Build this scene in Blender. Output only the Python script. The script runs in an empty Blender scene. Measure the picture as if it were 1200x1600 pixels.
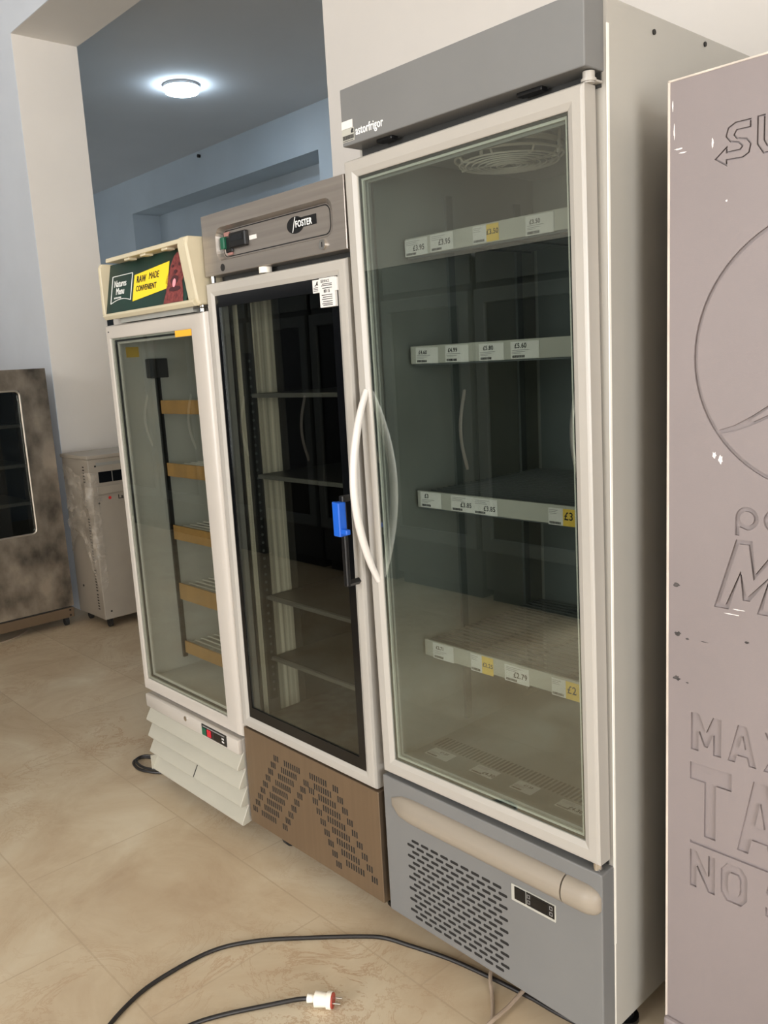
import bpy, bmesh, math, random
from mathutils import Matrix, Vector, noise
random.seed(7)
S = bpy.context.scene
COL = S.collection
# ------------------------------------------------------------------ camera
F_PX = 1336.9
cd = bpy.data.cameras.new('camera'); cam = bpy.data.objects.new('camera', cd); COL.objects.link(cam)
cd.sensor_fit = 'VERTICAL'; cd.sensor_height = 24.0; cd.lens = F_PX*24.0/1600.0
cd.clip_start = 0.05; cd.clip_end = 100
_R = Vector((0.67829, 0.73269, -0.05550)); _U = Vector((-0.09229, 0.15988, 0.98281)); _F = Vector((-0.72897, 0.66151, -0.17607))
M = Matrix((( _R.x, _U.x, -_F.x, 1.60889), (_R.y, _U.y, -_F.y, -1.40153), (_R.z, _U.z, -_F.z, 1.57935), (0, 0, 0, 1)))
cam.matrix_world = M
S.camera = cam
# ------------------------------------------------------------------ light and exposure
S.view_settings.view_transform = 'Standard'; S.view_settings.look = 'None'
S.view_settings.gamma = 1.0; S.view_settings.exposure = -0.06
w = bpy.data.worlds.new('daylight'); S.world = w; w.use_nodes = True
w.node_tree.nodes['Background'].inputs[0].default_value = (0.86, 0.93, 1.0, 1)
w.node_tree.nodes['Background'].inputs[1].default_value = 1.0
def area(name, loc, target, sx, sy, power, color):
    l = bpy.data.lights.new(name, 'AREA'); l.shape = 'RECTANGLE'; l.size = sx; l.size_y = sy
    l.energy = power; l.color = color
    o = bpy.data.objects.new(name, l); COL.objects.link(o); o.location = loc
    o.rotation_euler = (Vector(target)-Vector(loc)).to_track_quat('-Z', 'Z').to_euler()
    return o
area('daylight_right_window', (7.05, -3.6, 1.75), (0, -3.6, 1.75), 4.5, 2.7, 740, (0.985, 0.985, 0.985))
area('added_front_fill', (0.0, -6.55, 2.15), (0.0, 0, 2.15), 2.2, 3.6, 330, (0.985, 0.985, 0.985))  # added fill behind the camera, brightens faces turned towards it

# ------------------------------------------------------------------ materials
def lin(c):
    return tuple((v/12.92 if v <= 0.04045 else ((v+0.055)/1.055)**2.4) for v in (c[0]/255, c[1]/255, c[2]/255)) + (1,)
def mat(name, rgb, rough=0.5, metal=0.0, var=0.0, vscale=(8, 8, 8), vrgb=None, bump=0.0, bscale=60, emit=0, spec=0.5, detail=6, coat=0.0):
    m = bpy.data.materials.new(name); m.use_nodes = True; nt = m.node_tree; b = nt.nodes['Principled BSDF']
    b.inputs['Base Color'].default_value = lin(rgb); b.inputs['Roughness'].default_value = rough; b.inputs['Metallic'].default_value = metal
    b.inputs['Specular IOR Level'].default_value = spec
    if coat: b.inputs['Coat Weight'].default_value = coat
    if var or bump:
        tc = nt.nodes.new('ShaderNodeTexCoord'); mp = nt.nodes.new('ShaderNodeMapping'); nt.links.new(tc.outputs['Object'], mp.inputs[0])
        mp.inputs['Scale'].default_value = vscale
        n = nt.nodes.new('ShaderNodeTexNoise'); n.inputs['Scale'].default_value = 1.0; n.inputs['Detail'].default_value = detail; nt.links.new(mp.outputs[0], n.inputs['Vector'])
    if var:
        r = nt.nodes.new('ShaderNodeValToRGB'); nt.links.new(n.outputs['Fac'], r.inputs[0])
        c = vrgb or tuple(max(0, x*(1-var)) for x in rgb)
        r.color_ramp.elements[0].color = lin(c); r.color_ramp.elements[1].color = lin(rgb)
        r.color_ramp.elements[0].position = 0.32; r.color_ramp.elements[1].position = 0.68
        nt.links.new(r.outputs[0], b.inputs['Base Color'])
    if bump:
        n2 = nt.nodes.new('ShaderNodeTexNoise'); n2.inputs['Scale'].default_value = bscale; n2.inputs['Detail'].default_value = 4; nt.links.new(tc.outputs['Object'], n2.inputs['Vector'])
        bp = nt.nodes.new('ShaderNodeBump'); bp.inputs['Strength'].default_value = bump; bp.inputs['Distance'].default_value = 0.004
        nt.links.new(n2.outputs['Fac'], bp.inputs['Height']); nt.links.new(bp.outputs[0], b.inputs['Normal'])
    if emit:
        b.inputs['Emission Color'].default_value = lin(rgb); b.inputs['Emission Strength'].default_value = emit
    return m
def glass(name, tint, refl=0.08, rough=0.0):
    m = bpy.data.materials.new(name); m.use_nodes = True; nt = m.node_tree; nt.nodes.remove(nt.nodes['Principled BSDF'])
    out = nt.nodes['Material Output']; t = nt.nodes.new('ShaderNodeBsdfTransparent'); g = nt.nodes.new('ShaderNodeBsdfGlossy'); mx = nt.nodes.new('ShaderNodeMixShader')
    t.inputs[0].default_value = tint+(1,); g.inputs['Roughness'].default_value = rough; g.inputs['Color'].default_value = (0.95, 1, 0.98, 1)
    f = nt.nodes.new('ShaderNodeFresnel'); gm = nt.nodes.new('ShaderNodeNewGeometry'); io = nt.nodes.new('ShaderNodeMapRange')
    io.inputs[3].default_value = 1.5; io.inputs[4].default_value = 1/1.5; nt.links.new(gm.outputs['Backfacing'], io.inputs[0]); nt.links.new(io.outputs[0], f.inputs['IOR'])
    ma = nt.nodes.new('ShaderNodeMath'); ma.operation = 'ADD'; ma.inputs[1].default_value = refl; nt.links.new(f.outputs[0], ma.inputs[0])
    nt.links.new(ma.outputs[0], mx.inputs[0]); nt.links.new(t.outputs[0], mx.inputs[1]); nt.links.new(g.outputs[0], mx.inputs[2]); nt.links.new(mx.outputs[0], out.inputs[0])
    return m

def floor_mat():
    m = bpy.data.materials.new('marble_tiles'); m.use_nodes = True; nt = m.node_tree; b = nt.nodes['Principled BSDF']; N = nt.nodes.new; L = nt.links.new
    g = N('ShaderNodeNewGeometry')
    mp = N('ShaderNodeMapping'); mp.inputs['Location'].default_value = (1.45, 0.62, 0); L(g.outputs['Position'], mp.inputs[0])
    br = N('ShaderNodeTexBrick'); L(mp.outputs[0], br.inputs['Vector'])
    br.inputs['Scale'].default_value = 1.0; br.inputs['Brick Width'].default_value = 0.82; br.inputs['Row Height'].default_value = 0.54
    br.inputs['Mortar Size'].default_value = 0.003; br.inputs['Mortar Smooth'].default_value = 0.2
    br.inputs['Color1'].default_value = (0.0, 0.0, 0.0, 1); br.inputs['Color2'].default_value = (1, 1, 1, 1); br.inputs['Mortar'].default_value = (0.5, 0.5, 0.5, 1)
    n1 = N('ShaderNodeTexNoise'); n1.inputs['Scale'].default_value = 2.2; n1.inputs['Detail'].default_value = 9; n1.inputs['Roughness'].default_value = 0.62; n1.inputs['Distortion'].default_value = 0.8
    L(g.outputs['Position'], n1.inputs['Vector'])
    r1 = N('ShaderNodeValToRGB'); L(n1.outputs['Fac'], r1.inputs[0]); e = r1.color_ramp.elements
    e[0].position = 0.3; e[0].color = lin((182, 160, 132)); e[1].position = 0.72; e[1].color = lin((214, 202, 178))
    k = e.new(0.5); k.color = lin((200, 183, 156))
    # clouded darker veins
    n2 = N('ShaderNodeTexNoise'); n2.inputs['Scale'].default_value = 4.6; n2.inputs['Detail'].default_value = 12; n2.inputs['Roughness'].default_value = 0.72; n2.inputs['Distortion'].default_value = 1.6
    L(g.outputs['Position'], n2.inputs['Vector'])
    r2 = N('ShaderNodeValToRGB'); L(n2.outputs['Fac'], r2.inputs[0]); e2 = r2.color_ramp.elements
    e2[0].position = 0.475; e2[0].color = (0, 0, 0, 1); e2[1].position = 0.525; e2[1].color = (0, 0, 0, 1); k = e2.new(0.5); k.color = (1, 1, 1, 1)
    n3 = N('ShaderNodeTexNoise'); n3.inputs['Scale'].default_value = 1.3; n3.inputs['Detail'].default_value = 3; L(g.outputs['Position'], n3.inputs['Vector'])
    r3 = N('ShaderNodeValToRGB'); L(n3.outputs['Fac'], r3.inputs[0]); r3.color_ramp.elements[0].position = 0.45; r3.color_ramp.elements[1].position = 0.65
    mu = N('ShaderNodeMath'); mu.operation = 'MULTIPLY'; L(r2.outputs[0], mu.inputs[0]); L(r3.outputs[0], mu.inputs[1])
    mu2 = N('ShaderNodeMath'); mu2.operation = 'MULTIPLY'; mu2.inputs[1].default_value = 0.58; L(mu.outputs[0], mu2.inputs[0])
    mix = N('ShaderNodeMix'); mix.data_type = 'RGBA'; L(mu2.outputs[0], mix.inputs[0]); L(r1.outputs[0], mix.inputs[6]); mix.inputs[7].default_value = lin((158, 116, 78))
    # slight tone per tile
    mt = N('ShaderNodeMix'); mt.data_type = 'RGBA'; mt.blend_type = 'MULTIPLY'; mt.inputs[0].default_value = 1.0
    rt = N('ShaderNodeValToRGB'); L(br.outputs['Color'], rt.inputs[0]); rt.color_ramp.elements[0].color = (0.9, 0.88, 0.86, 1); rt.color_ramp.elements[1].color = (1, 1, 1, 1)
    L(mix.outputs[2], mt.inputs[6]); L(rt.outputs[0], mt.inputs[7])
    gm = N('ShaderNodeMix'); gm.data_type = 'RGBA'; mf = N('ShaderNodeMath'); mf.operation = 'MULTIPLY'; mf.inputs[1].default_value = 0.55; L(br.outputs['Fac'], mf.inputs[0])
    L(mf.outputs[0], gm.inputs[0]); L(mt.outputs[2], gm.inputs[6]); gm.inputs[7].default_value = lin((168, 148, 122))
    L(gm.outputs[2], b.inputs['Base Color']); b.inputs['Roughness'].default_value = 0.42; b.inputs['Specular IOR Level'].default_value = 0.35
    bp = N('ShaderNodeBump'); bp.inputs['Strength'].default_value = 0.25; bp.inputs['Distance'].default_value = 0.002; bp.invert = True; L(br.outputs['Fac'], bp.inputs['Height']); L(bp.outputs[0], b.inputs['Normal'])
    return m

MT = dict(
 floor=floor_mat(),
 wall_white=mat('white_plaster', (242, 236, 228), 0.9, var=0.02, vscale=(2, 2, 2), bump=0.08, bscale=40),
 wall_white_dimmed=mat('dimmed_white_plaster', (196, 191, 185), 0.9, var=0.02, vscale=(2, 2, 2), bump=0.08, bscale=40),  # same white plaster, colour darkened to offset strong light on the near wall
 wall_blue=mat('pale_blue_plaster', (226, 231, 238), 0.9, var=0.03, vscale=(2, 2, 2), bump=0.08, bscale=40),
 wall_deep=mat('blue_plaster', (198, 209, 217), 0.9, var=0.03, vscale=(2, 2, 2), bump=0.08, bscale=40),
 ceiling_grey=mat('grey_ceiling_paint', (222, 224, 226), 0.95, var=0.03, vscale=(1, 1, 1)),
 ceiling=mat('ceiling_paint', (225, 222, 216), 0.95),
 shop_dark=mat('dark_shop_panel', (44, 46, 48), 0.4),
 shop_frame=mat('shop_frame_metal', (92, 98, 100), 0.4),
 grey_paint=mat('grey_painted_steel', (116, 116, 115), 0.38, 0.0, var=0.04, vscale=(3, 3, 3), bump=0.02, bscale=30),
 grey_side=mat('grey_side_panel', (172, 168, 160), 0.34, 0.0, var=0.05, vscale=(2.5, 2.5, 1.2)),
 alu=mat('pale_door_frame', (172, 167, 159), 0.35, 0.0, var=0.05, vscale=(2, 2, 2)),
 white_strip=mat('white_seam', (246, 242, 232), 0.5, var=0.05, vscale=(4, 4, 14)),
 liner=mat('fridge_liner', (150, 153, 147), 0.35, 0.0, var=0.1, vscale=(3, 3, 3)),
 liner_dark=mat('fridge_back_panel', (104, 110, 108), 0.35, 0.0, var=0.1, vscale=(6, 3, 3)),
 gasket=mat('grey_gasket', (150, 150, 144), 0.6),
 gasket_light=mat('light_gasket', (226, 224, 214), 0.55),
 gasket_dark=mat('dark_gasket', (48, 48, 46), 0.6),
 beige=mat('beige_plastic', (148, 138, 124), 0.5, var=0.06, vscale=(1.5, 8, 30)),
 black=mat('black_plastic', (13, 13, 14), 0.35),
 black_gloss=mat('black_glossy', (10, 11, 13), 0.12),
 slot=mat('dark_slot', (26, 24, 22), 0.9),
 dark=mat('dark_underside', (38, 36, 34), 0.7),
 steel=mat('brushed_steel', (172, 164, 156), 0.34, 0.75, var=0.08, vscale=(1.2, 1.2, 60), detail=3),
 steel_warm=mat('brushed_steel_panel', (150, 131, 110), 0.33, 0.8, var=0.04, vscale=(60, 1.2, 1.2), detail=3),
 steel_in=mat('steel_lining', (110, 108, 100), 0.4, 0.4, var=0.45, vscale=(26, 26, 0.5), detail=2),
 steel_light_streak=mat('painted_steel_light', (252, 246, 222), 0.5, 0.0, var=0.35, vscale=(70, 70, 0.5), detail=3),  # pale colour paints light streaks on the stainless wall
 steel_black=mat('black_lining', (16, 16, 17), 0.35, 0.3),
 steel_old=mat('mottled_steel', (186, 173, 156), 0.34, 0.7, var=0.5, vscale=(4, 7, 5), detail=8),
 steel_lip=mat('steel_lip', (196, 190, 180), 0.3, 0.8),
 shelf_metal=mat('shelf_metal', (122, 122, 116), 0.35, 0.6),
 shelf_dark=mat('dark_shelf', (48, 48, 47), 0.4, 0.4),
 wire=mat('shelf_wire', (104, 108, 108), 0.4, 0.4),
 strip=mat('grey_price_rail', (176, 174, 164), 0.45, var=0.03),
 paper=mat('white_paper', (216, 213, 208), 0.8, var=0.03, vscale=(30, 30, 30)),
 yellow=mat('yellow_paper', (226, 190, 76), 0.8),
 ink=mat('black_ink', (34, 32, 32), 0.8),
 ink_grey=mat('grey_ink', (140, 138, 136), 0.8),
 white_gloss=mat('white_enamel', (184, 177, 168), 0.3, var=0.03, vscale=(3, 3, 3)),
 white_low=mat('white_louvre', (176, 172, 158), 0.4, var=0.06, vscale=(2, 2, 6)),
 cream=mat('cream_plastic', (198, 187, 160), 0.4, var=0.04, vscale=(5, 5, 5)),
 green=mat('dark_green_print', (14, 52, 42), 0.45, var=0.4, vscale=(4, 4, 6), vrgb=(10, 32, 27)),
 sign_yellow=mat('yellow_print', (244, 208, 40), 0.5),
 sign_white=mat('white_print', (240, 240, 236), 0.5),
 dog=mat('brown_fur_print', (134, 62, 58), 0.7, var=0.5, vscale=(90, 90, 90), vrgb=(84, 30, 32)),
 dog_dark=mat('dark_fur_print', (64, 26, 30), 0.7),
 dog_pink=mat('pink_print', (236, 150, 160), 0.6),
 tan=mat('tan_price_rail', (196, 150, 84), 0.6, var=0.12, vscale=(30, 4, 4)),
 orange=mat('orange_sticker', (236, 170, 46), 0.6),
 f1_liner=mat('pale_green_liner', (214, 215, 208), 0.4, var=0.08, vscale=(6, 6, 1)),
 green_switch=mat('green_switch', (16, 84, 60), 0.3),
 red_switch=mat('red_switch', (190, 30, 46), 0.3),
 chrome=mat('chrome', (210, 208, 204), 0.15, 1.0),
 blue=mat('blue_plastic', (22, 88, 190), 0.4),
 handle_grey=mat('silver_handle', (206, 200, 194), 0.35, 0.0),
 machine=mat('pale_grey_enamel', (170, 161, 148), 0.45, var=0.06, vscale=(4, 4, 4)),
 red=mat('red_print', (206, 40, 40), 0.6),
 board=mat('mauve_grey_vinyl', (134, 124, 123), 0.5, var=0.07, vscale=(2, 2, 1.4), bump=0.06, bscale=420),
 board_lip=mat('mauve_grey_relief', (190, 174, 170), 0.42),
 board_edge=mat('pale_board_edge', (214, 202, 190), 0.5, var=0.15, vscale=(20, 20, 8)),
 scuff=mat('scuff_mark', (84, 78, 76), 0.7, var=0.5, vscale=(90, 90, 90)),
 scuff_white=mat('white_scrape', (232, 226, 222), 0.7),
 cable=mat('black_cable', (30, 27, 26), 0.45),
 cable_beige=mat('beige_cable', (158, 140, 122), 0.6),
 plug=mat('white_plug', (236, 228, 214), 0.4),
 torn=mat('torn_label_paper', (150, 108, 100), 0.7),
 plug_red=mat('red_plug_face', (168, 66, 52), 0.5),
 lamp_rim=mat('lamp_rim', (206, 210, 214), 0.4),
 lamp=mat('lamp_diffuser', (214, 236, 255), 0.4, emit=52),
 glass3=glass('cabinet_glass', (0.80, 0.83, 0.81), 0.11),
 glass2=glass('dark_cabinet_glass', (0.74, 0.75, 0.73), 0.03),
 glass1=glass('green_cabinet_glass', (0.80, 0.81, 0.79), 0.07),
 glass4=glass('window_glass', (0.7, 0.7, 0.68), 0.03),
)
def film_mat():
    m = bpy.data.materials.new('clear_wrap'); m.use_nodes = True; nt = m.node_tree; b = nt.nodes['Principled BSDF']; out = nt.nodes['Material Output']
    b.inputs['Base Color'].default_value = lin((214, 204, 190)); b.inputs['Roughness'].default_value = 0.25
    t = nt.nodes.new('ShaderNodeBsdfTransparent'); mx = nt.nodes.new('ShaderNodeMixShader'); n = nt.nodes.new('ShaderNodeTexNoise'); n.inputs['Scale'].default_value = 14; n.inputs['Detail'].default_value = 5
    tc = nt.nodes.new('ShaderNodeTexCoord'); nt.links.new(tc.outputs['Object'], n.inputs['Vector'])
    r = nt.nodes.new('ShaderNodeMapRange'); r.inputs[1].default_value = 0.35; r.inputs[2].default_value = 0.7; r.inputs[3].default_value = 0.12; r.inputs[4].default_value = 0.6
    nt.links.new(n.outputs['Fac'], r.inputs[0]); nt.links.new(r.outputs[0], mx.inputs[0]); nt.links.new(t.outputs[0], mx.inputs[1]); nt.links.new(b.outputs[0], mx.inputs[2]); nt.links.new(mx.outputs[0], out.inputs[0])
    return m
MT['film'] = film_mat()

# ------------------------------------------------------------------ mesh helpers
def link(name, me, m, parent=None, smooth=False):
    if m is not None:
        me.materials.clear(); me.materials.append(MT[m] if isinstance(m, str) else m)
    if smooth:
        for p in me.polygons: p.use_smooth = True
    o = bpy.data.objects.new(name, me); COL.objects.link(o)
    if parent: o.parent = parent
    return o
def obj(name, bm, m, parent=None, smooth=False):
    me = bpy.data.meshes.new(name); bmesh.ops.recalc_face_normals(bm, faces=bm.faces[:]) if not getattr(bm, 'keep', False) else None
    bm.to_mesh(me); bm.free(); return link(name, me, m, parent, smooth)
class MB:
    def __init__(s): s.bm = bmesh.new(); s.keep = False
    def box(s, x0, x1, y0, y1, z0, z1, bev=0, seg=2):
        t = bmesh.new()
        v = [t.verts.new(p) for p in ((x0,y0,z0),(x1,y0,z0),(x1,y1,z0),(x0,y1,z0),(x0,y0,z1),(x1,y0,z1),(x1,y1,z1),(x0,y1,z1))]
        for f in ((3,2,1,0),(4,5,6,7),(0,1,5,4),(1,2,6,5),(2,3,7,6),(3,0,4,7)): t.faces.new([v[i] for i in f])
        if bev: bmesh.ops.bevel(t, geom=t.edges[:]+t.verts[:], offset=bev, segments=seg, affect='EDGES', profile=0.5)
        s.add(t); return s
    def add(s, t, mx=None):
        if mx is not None: t.transform(mx)
        me = bpy.data.meshes.new('t'); t.to_mesh(me); t.free(); s.bm.from_mesh(me); bpy.data.meshes.remove(me)
    def quad(s, *pts): s.bm.faces.new([s.bm.verts.new(p) for p in pts]); return s
    def loft(s, rings, closed_profile=False, cap=False):
        vs = [[s.bm.verts.new(p) for p in r] for r in rings]; n = len(vs[0]); k = len(vs)
        for i in range(k if closed_profile else k-1):
            a, b = vs[i], vs[(i+1) % k]
            for j in range(n): s.bm.faces.new((a[j], a[(j+1) % n], b[(j+1) % n], b[j]))
        if cap: s.bm.faces.new(vs[0][::-1]); s.bm.faces.new(vs[-1])
        return s
    def rectring(s, prof):      # prof: list of (x0,x1,z0,z1,y), closed ring around the opening
        return s.loft([[(a,y,c),(b,y,c),(b,y,d),(a,y,d)] for a,b,c,d,y in prof], closed_profile=True)
    def prism(s, pts, axis, a, b, bev=0):   # outline pts (2D) extruded along axis
        f = {'x': lambda u,v,t: (t,u,v), 'y': lambda u,v,t: (u,t,v), 'z': lambda u,v,t: (u,v,t)}[axis]
        t = bmesh.new(); A = [t.verts.new(f(u,v,a)) for u,v in pts]; B = [t.verts.new(f(u,v,b)) for u,v in pts]; n = len(pts)
        t.faces.new(A); t.faces.new(B[::-1])
        for i in range(n): t.faces.new((A[i], A[(i+1) % n], B[(i+1) % n], B[i]))
        bmesh.ops.recalc_face_normals(t, faces=t.faces[:])
        if bev: bmesh.ops.bevel(t, geom=t.edges[:]+t.verts[:], offset=bev, segments=2, affect='EDGES', profile=0.5)
        s.add(t); return s
    def cyl(s, c, axis, r, h, n=24, r2=None):
        t = bmesh.new(); bmesh.ops.create_cone(t, cap_ends=True, segments=n, radius1=r, radius2=r if r2 is None else r2, depth=h)
        q = {'x': Matrix.Rotation(math.pi/2, 4, 'Y'), 'y': Matrix.Rotation(math.pi/2, 4, 'X'), 'z': Matrix.Identity(4)}[axis]
        s.add(t, Matrix.Translation(c) @ q); return s
    def sphere(s, c, r, sc=(1,1,1)):
        t = bmesh.new(); bmesh.ops.create_uvsphere(t, u_segments=20, v_segments=12, radius=r)
        s.add(t, Matrix.Translation(c) @ Matrix.Diagonal((sc[0], sc[1], sc[2], 1))); return s
    def tube(s, pts, r, n=8, sub=0, closed=False, cap=True, flat=None):
        P = [Vector(p) for p in pts]
        if sub:
            Q = []; m = len(P)
            for i in range(m if closed else m-1):
                p1, p2 = P[i], P[(i+1) % m]
                p0 = P[(i-1) % m] if closed else P[max(i-1, 0)]; p3 = P[(i+2) % m] if closed else P[min(i+2, m-1)]
                for k in range(sub):
                    t = k/sub
                    Q.append(0.5*((2*p1)+(p2-p0)*t+(2*p0-5*p1+4*p2-p3)*t*t+(3*p1-p0-3*p2+p3)*t**3))
            if not closed: Q.append(P[-1])
            P = Q
        m = len(P); rings = []
        up = None
        for i in range(m):
            a = P[(i-1) % m] if (closed or i > 0) else P[i]; b = P[(i+1) % m] if (closed or i < m-1) else P[i]
            d = (b-a).normalized()
            if up is None: up = Vector((0,0,1)) if abs(d.z) < 0.9 else Vector((1,0,0))
            e1 = (up-d*up.dot(d)).normalized(); e2 = d.cross(e1); up = e1
            rr = r(i/(m-1)) if callable(r) else r
            rings.append([P[i]+(e1*math.cos(2*math.pi*j/n)*(flat or 1)+e2*math.sin(2*math.pi*j/n))*rr for j in range(n)])
        s.loft(rings, closed_profile=closed, cap=cap and not closed); return s
    def disc(s, c, r, axis='y', n=24, sx=1.0):
        cx, cy, cz = c
        s.bm.faces.new([s.bm.verts.new((cx+sx*r*math.cos(2*math.pi*i/n), cy, cz+r*math.sin(2*math.pi*i/n))) for i in range(n)]); return s
    def build(s, name, m, parent=None, smooth=False):
        if not s.keep: bmesh.ops.recalc_face_normals(s.bm, faces=s.bm.faces[:])
        me = bpy.data.meshes.new(name); s.bm.to_mesh(me); s.bm.free()
        o = link(name, me, m, parent, smooth)
        if smooth:
            try: me.set_sharp_from_angle(angle=math.radians(38))
            except Exception: pass
        return o
def rrect(x0, x1, z0, z1, r, n=5):
    pts = []
    for cx, cz, a0 in ((x1-r, z1-r, 0), (x0+r, z1-r, 90), (x0+r, z0+r, 180), (x1-r, z0+r, 270)):
        for k in range(n+1):
            a = math.radians(a0+90*k/n); pts.append((cx+r*math.cos(a), cz+r*math.sin(a)))
    return pts
def inner_box(x0, x1, y0, y1, z0, z1, front=False):   # open-fronted box seen from inside
    b = MB()
    b.quad((x0,y0,z0),(x0,y1,z0),(x0,y1,z1),(x0,y0,z1)); b.quad((x1,y0,z0),(x1,y0,z1),(x1,y1,z1),(x1,y1,z0))
    b.quad((x0,y0,z0),(x1,y0,z0),(x1,y1,z0),(x0,y1,z0)); b.quad((x0,y0,z1),(x0,y1,z1),(x1,y1,z1),(x1,y0,z1))
    b.quad((x0,y1,z0),(x1,y1,z0),(x1,y1,z1),(x0,y1,z1)); b.keep = True
    return b
FACES = {'-y': Matrix(((1,0,0,0),(0,0,-1,0),(0,1,0,0),(0,0,0,1))),
         '+x': Matrix(((0,0,1,0),(1,0,0,0),(0,1,0,0),(0,0,0,1))),
         '+z': Matrix.Identity(4)}
def text(name, s, size, m, parent, loc, face='-y', bold=0.0, sx=1.0, shear=0.0, align='LEFT', depth=0.0004, outline=0.0, rotz=0.0):
    cu = bpy.data.curves.new(name, 'FONT'); cu.body = s; cu.size = size; cu.align_x = align; cu.offset = bold; cu.shear = shear; cu.space_character = 1.0+bold/size*2.6+(0.04 if bold else 0)
    if outline: cu.fill_mode = 'NONE'; cu.bevel_depth = outline; cu.bevel_resolution = 1; cu.resolution_u = 6
    else: cu.extrude = depth; cu.resolution_u = 4
    tmp = bpy.data.objects.new(name+'_tmp', cu); COL.objects.link(tmp)
    dg = bpy.context.evaluated_depsgraph_get(); dg.update()
    me = bpy.data.meshes.new_from_object(tmp.evaluated_get(dg)); bpy.data.objects.remove(tmp); bpy.data.curves.remove(cu)
    me.transform(Matrix.Translation(loc) @ FACES[face] @ Matrix.Rotation(rotz, 4, 'Z') @ Matrix.Diagonal((sx, 1, 1, 1)))
    me.name = name
    return link(name, me, m, parent)
def thing(name, label, cat, loc=(0,0,0), group=None):
    o = bpy.data.objects.new(name, None); o.empty_display_size = 0.1; COL.objects.link(o); o.location = loc
    o['label'] = label; o['category'] = cat
    if group: o['group'] = group
    return o
def tagit(o, label, cat, group=None):
    o['label'] = label; o['category'] = cat
    if group: o['group'] = group
    return o
def struct(o): o['kind'] = 'structure'; return o
# ------------------------------------------------------------------ the rooms
YW, YB, XJ = 0.85, 1.27, -4.02       # front and rear of the dividing wall, jamb of its wide opening
XP = -1.056                          # left end of the white wall behind the fridges
HS, HF, HB = 3.66, 4.35, 3.90        # soffit, front ceiling, rear ceiling
struct(MB().box(-10.6, 7.1, -6.6, 4.5, -0.1, 0.0).build('floor', 'floor'))
struct(MB().box(-8.3, 7.1, -6.6, YB, HF, HF+0.1).build('ceiling_front', 'ceiling'))
struct(MB().box(-10.6, 0.9, YB, 4.5, HB, HB+0.1).build('ceiling_back', 'ceiling_grey'))
struct(MB().box(XP, 7.1, YW, YB, 0, HF).build('wall_right_of_opening', 'wall_white_dimmed'))
wl = MB(); wl.box(-8.3, XJ, YW+0.004, YB, 0, HF)
wl = struct(wl.build('wall_left_of_opening', 'wall_white'))
struct(MB().box(-8.3, XJ-0.001, YW, YW+0.004, 0, HF).box(XJ-0.001, XP, YW, YW+0.004, HS+0.001, HF).build('wall_blue_face', 'wall_blue'))
struct(MB().box(XJ, XP, YW+0.004, YB, HS, HF).build('wall_over_opening', 'wall_white'))
# rear room
rx0, rx1, rz1, rd = -8.5, -4.83, 3.50, 0.36
wb = MB(); Y0 = 3.88
wb.box(-10.6, rx0, Y0, Y0+rd+0.1, 0, HB); wb.box(rx1, 0.9, Y0, Y0+rd+0.1, 0, HB); wb.box(rx0, rx1, Y0, Y0+rd+0.1, rz1, HB); wb.box(rx0, rx1, Y0+rd, Y0+rd+0.1, 0, rz1)
struct(wb.build('wall_back', 'wall_deep'))
struct(MB().box(-10.6, -10.5, YB, Y0, 0, HB).build('wall_back_left', 'wall_deep'))
struct(MB().box(0.8, 0.9, YB, Y0, 0, HB).build('wall_back_right', 'wall_deep'))
d1 = struct(MB().box(-9.95, -8.75, Y0-0.03, Y0, 0, 2.3, 0.004).build('door_1', 'shop_dark'))
# shop front round the camera
XL, XR, YF = -8.2, 7.0, -6.5
struct(MB().box(XL-0.1, XL, YF-0.1, YW, 0, HF).build('wall_left', 'wall_blue'))
def holed(axis, c0_, c1_, lo, hi, wlo, whi, top=3.15):   # a wall with one big window opening
    b = MB(); f = (lambda u0, u1, z0_, z1_: b.box(c0_, c1_, u0, u1, z0_, z1_)) if axis == 'x' else (lambda u0, u1, z0_, z1_: b.box(u0, u1, c0_, c1_, z0_, z1_))
    f(lo, wlo, 0, HF); f(whi, hi, 0, HF); f(wlo, whi, 0, 0.35); f(wlo, whi, top, HF); return b
struct(holed('x', XR, XR+0.1, YF, YW, -5.9, -1.3).build('wall_right', 'wall_white'))
struct(holed('y', YF-0.1, YF, XL, XR, -1.2, 1.2, 4.0).build('wall_front', 'wall_white'))  # opening added for the fill light behind the camera
w1 = MB()
for y in (-5.9, -4.39, -2.87, -1.36): w1.box(XR-0.02, XR+0.04, y, y+0.06, 0.35, 3.15)
w1.box(XR-0.02, XR+0.04, -5.9, -1.3, 0.35, 0.41).box(XR-0.02, XR+0.04, -5.9, -1.3, 3.09, 3.15)
struct(w1.build('window_1', 'shop_frame'))
w2 = MB()
for x in (-1.2, -0.03, 1.14): w2.box(x, x+0.06, YF-0.04, YF+0.02, 0.35, 4.0)
w2.box(-1.2, 1.2, YF-0.04, YF+0.02, 0.35, 0.41).box(-1.2, 1.2, YF-0.04, YF+0.02, 3.94, 4.0)
struct(w2.build('added_window_2', 'shop_frame'))  # frame of the added, unseen window
# ceiling lamp
L0 = (-5.02, 2.62, HB)
lamp = thing('ceiling_lamp', 'round white lit ceiling lamp on the grey rear ceiling', 'ceiling lamp', L0)
MB().cyl((0,0,-0.012), 'z', 0.148, 0.022, 40).build('rim', 'lamp_rim', lamp, True)
MB().cyl((0,0,-0.042), 'z', 0.135, 0.036, 40, 0.146).build('diffuser', 'lamp', lamp, True)
tagit(MB().cyl((-6.85, 3.868, 3.845), 'y', 0.018, 0.03, 12).build('wall_hook', 'black'), 'tiny dark fixing high on the blue rear wall near the ceiling', 'hook')

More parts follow.
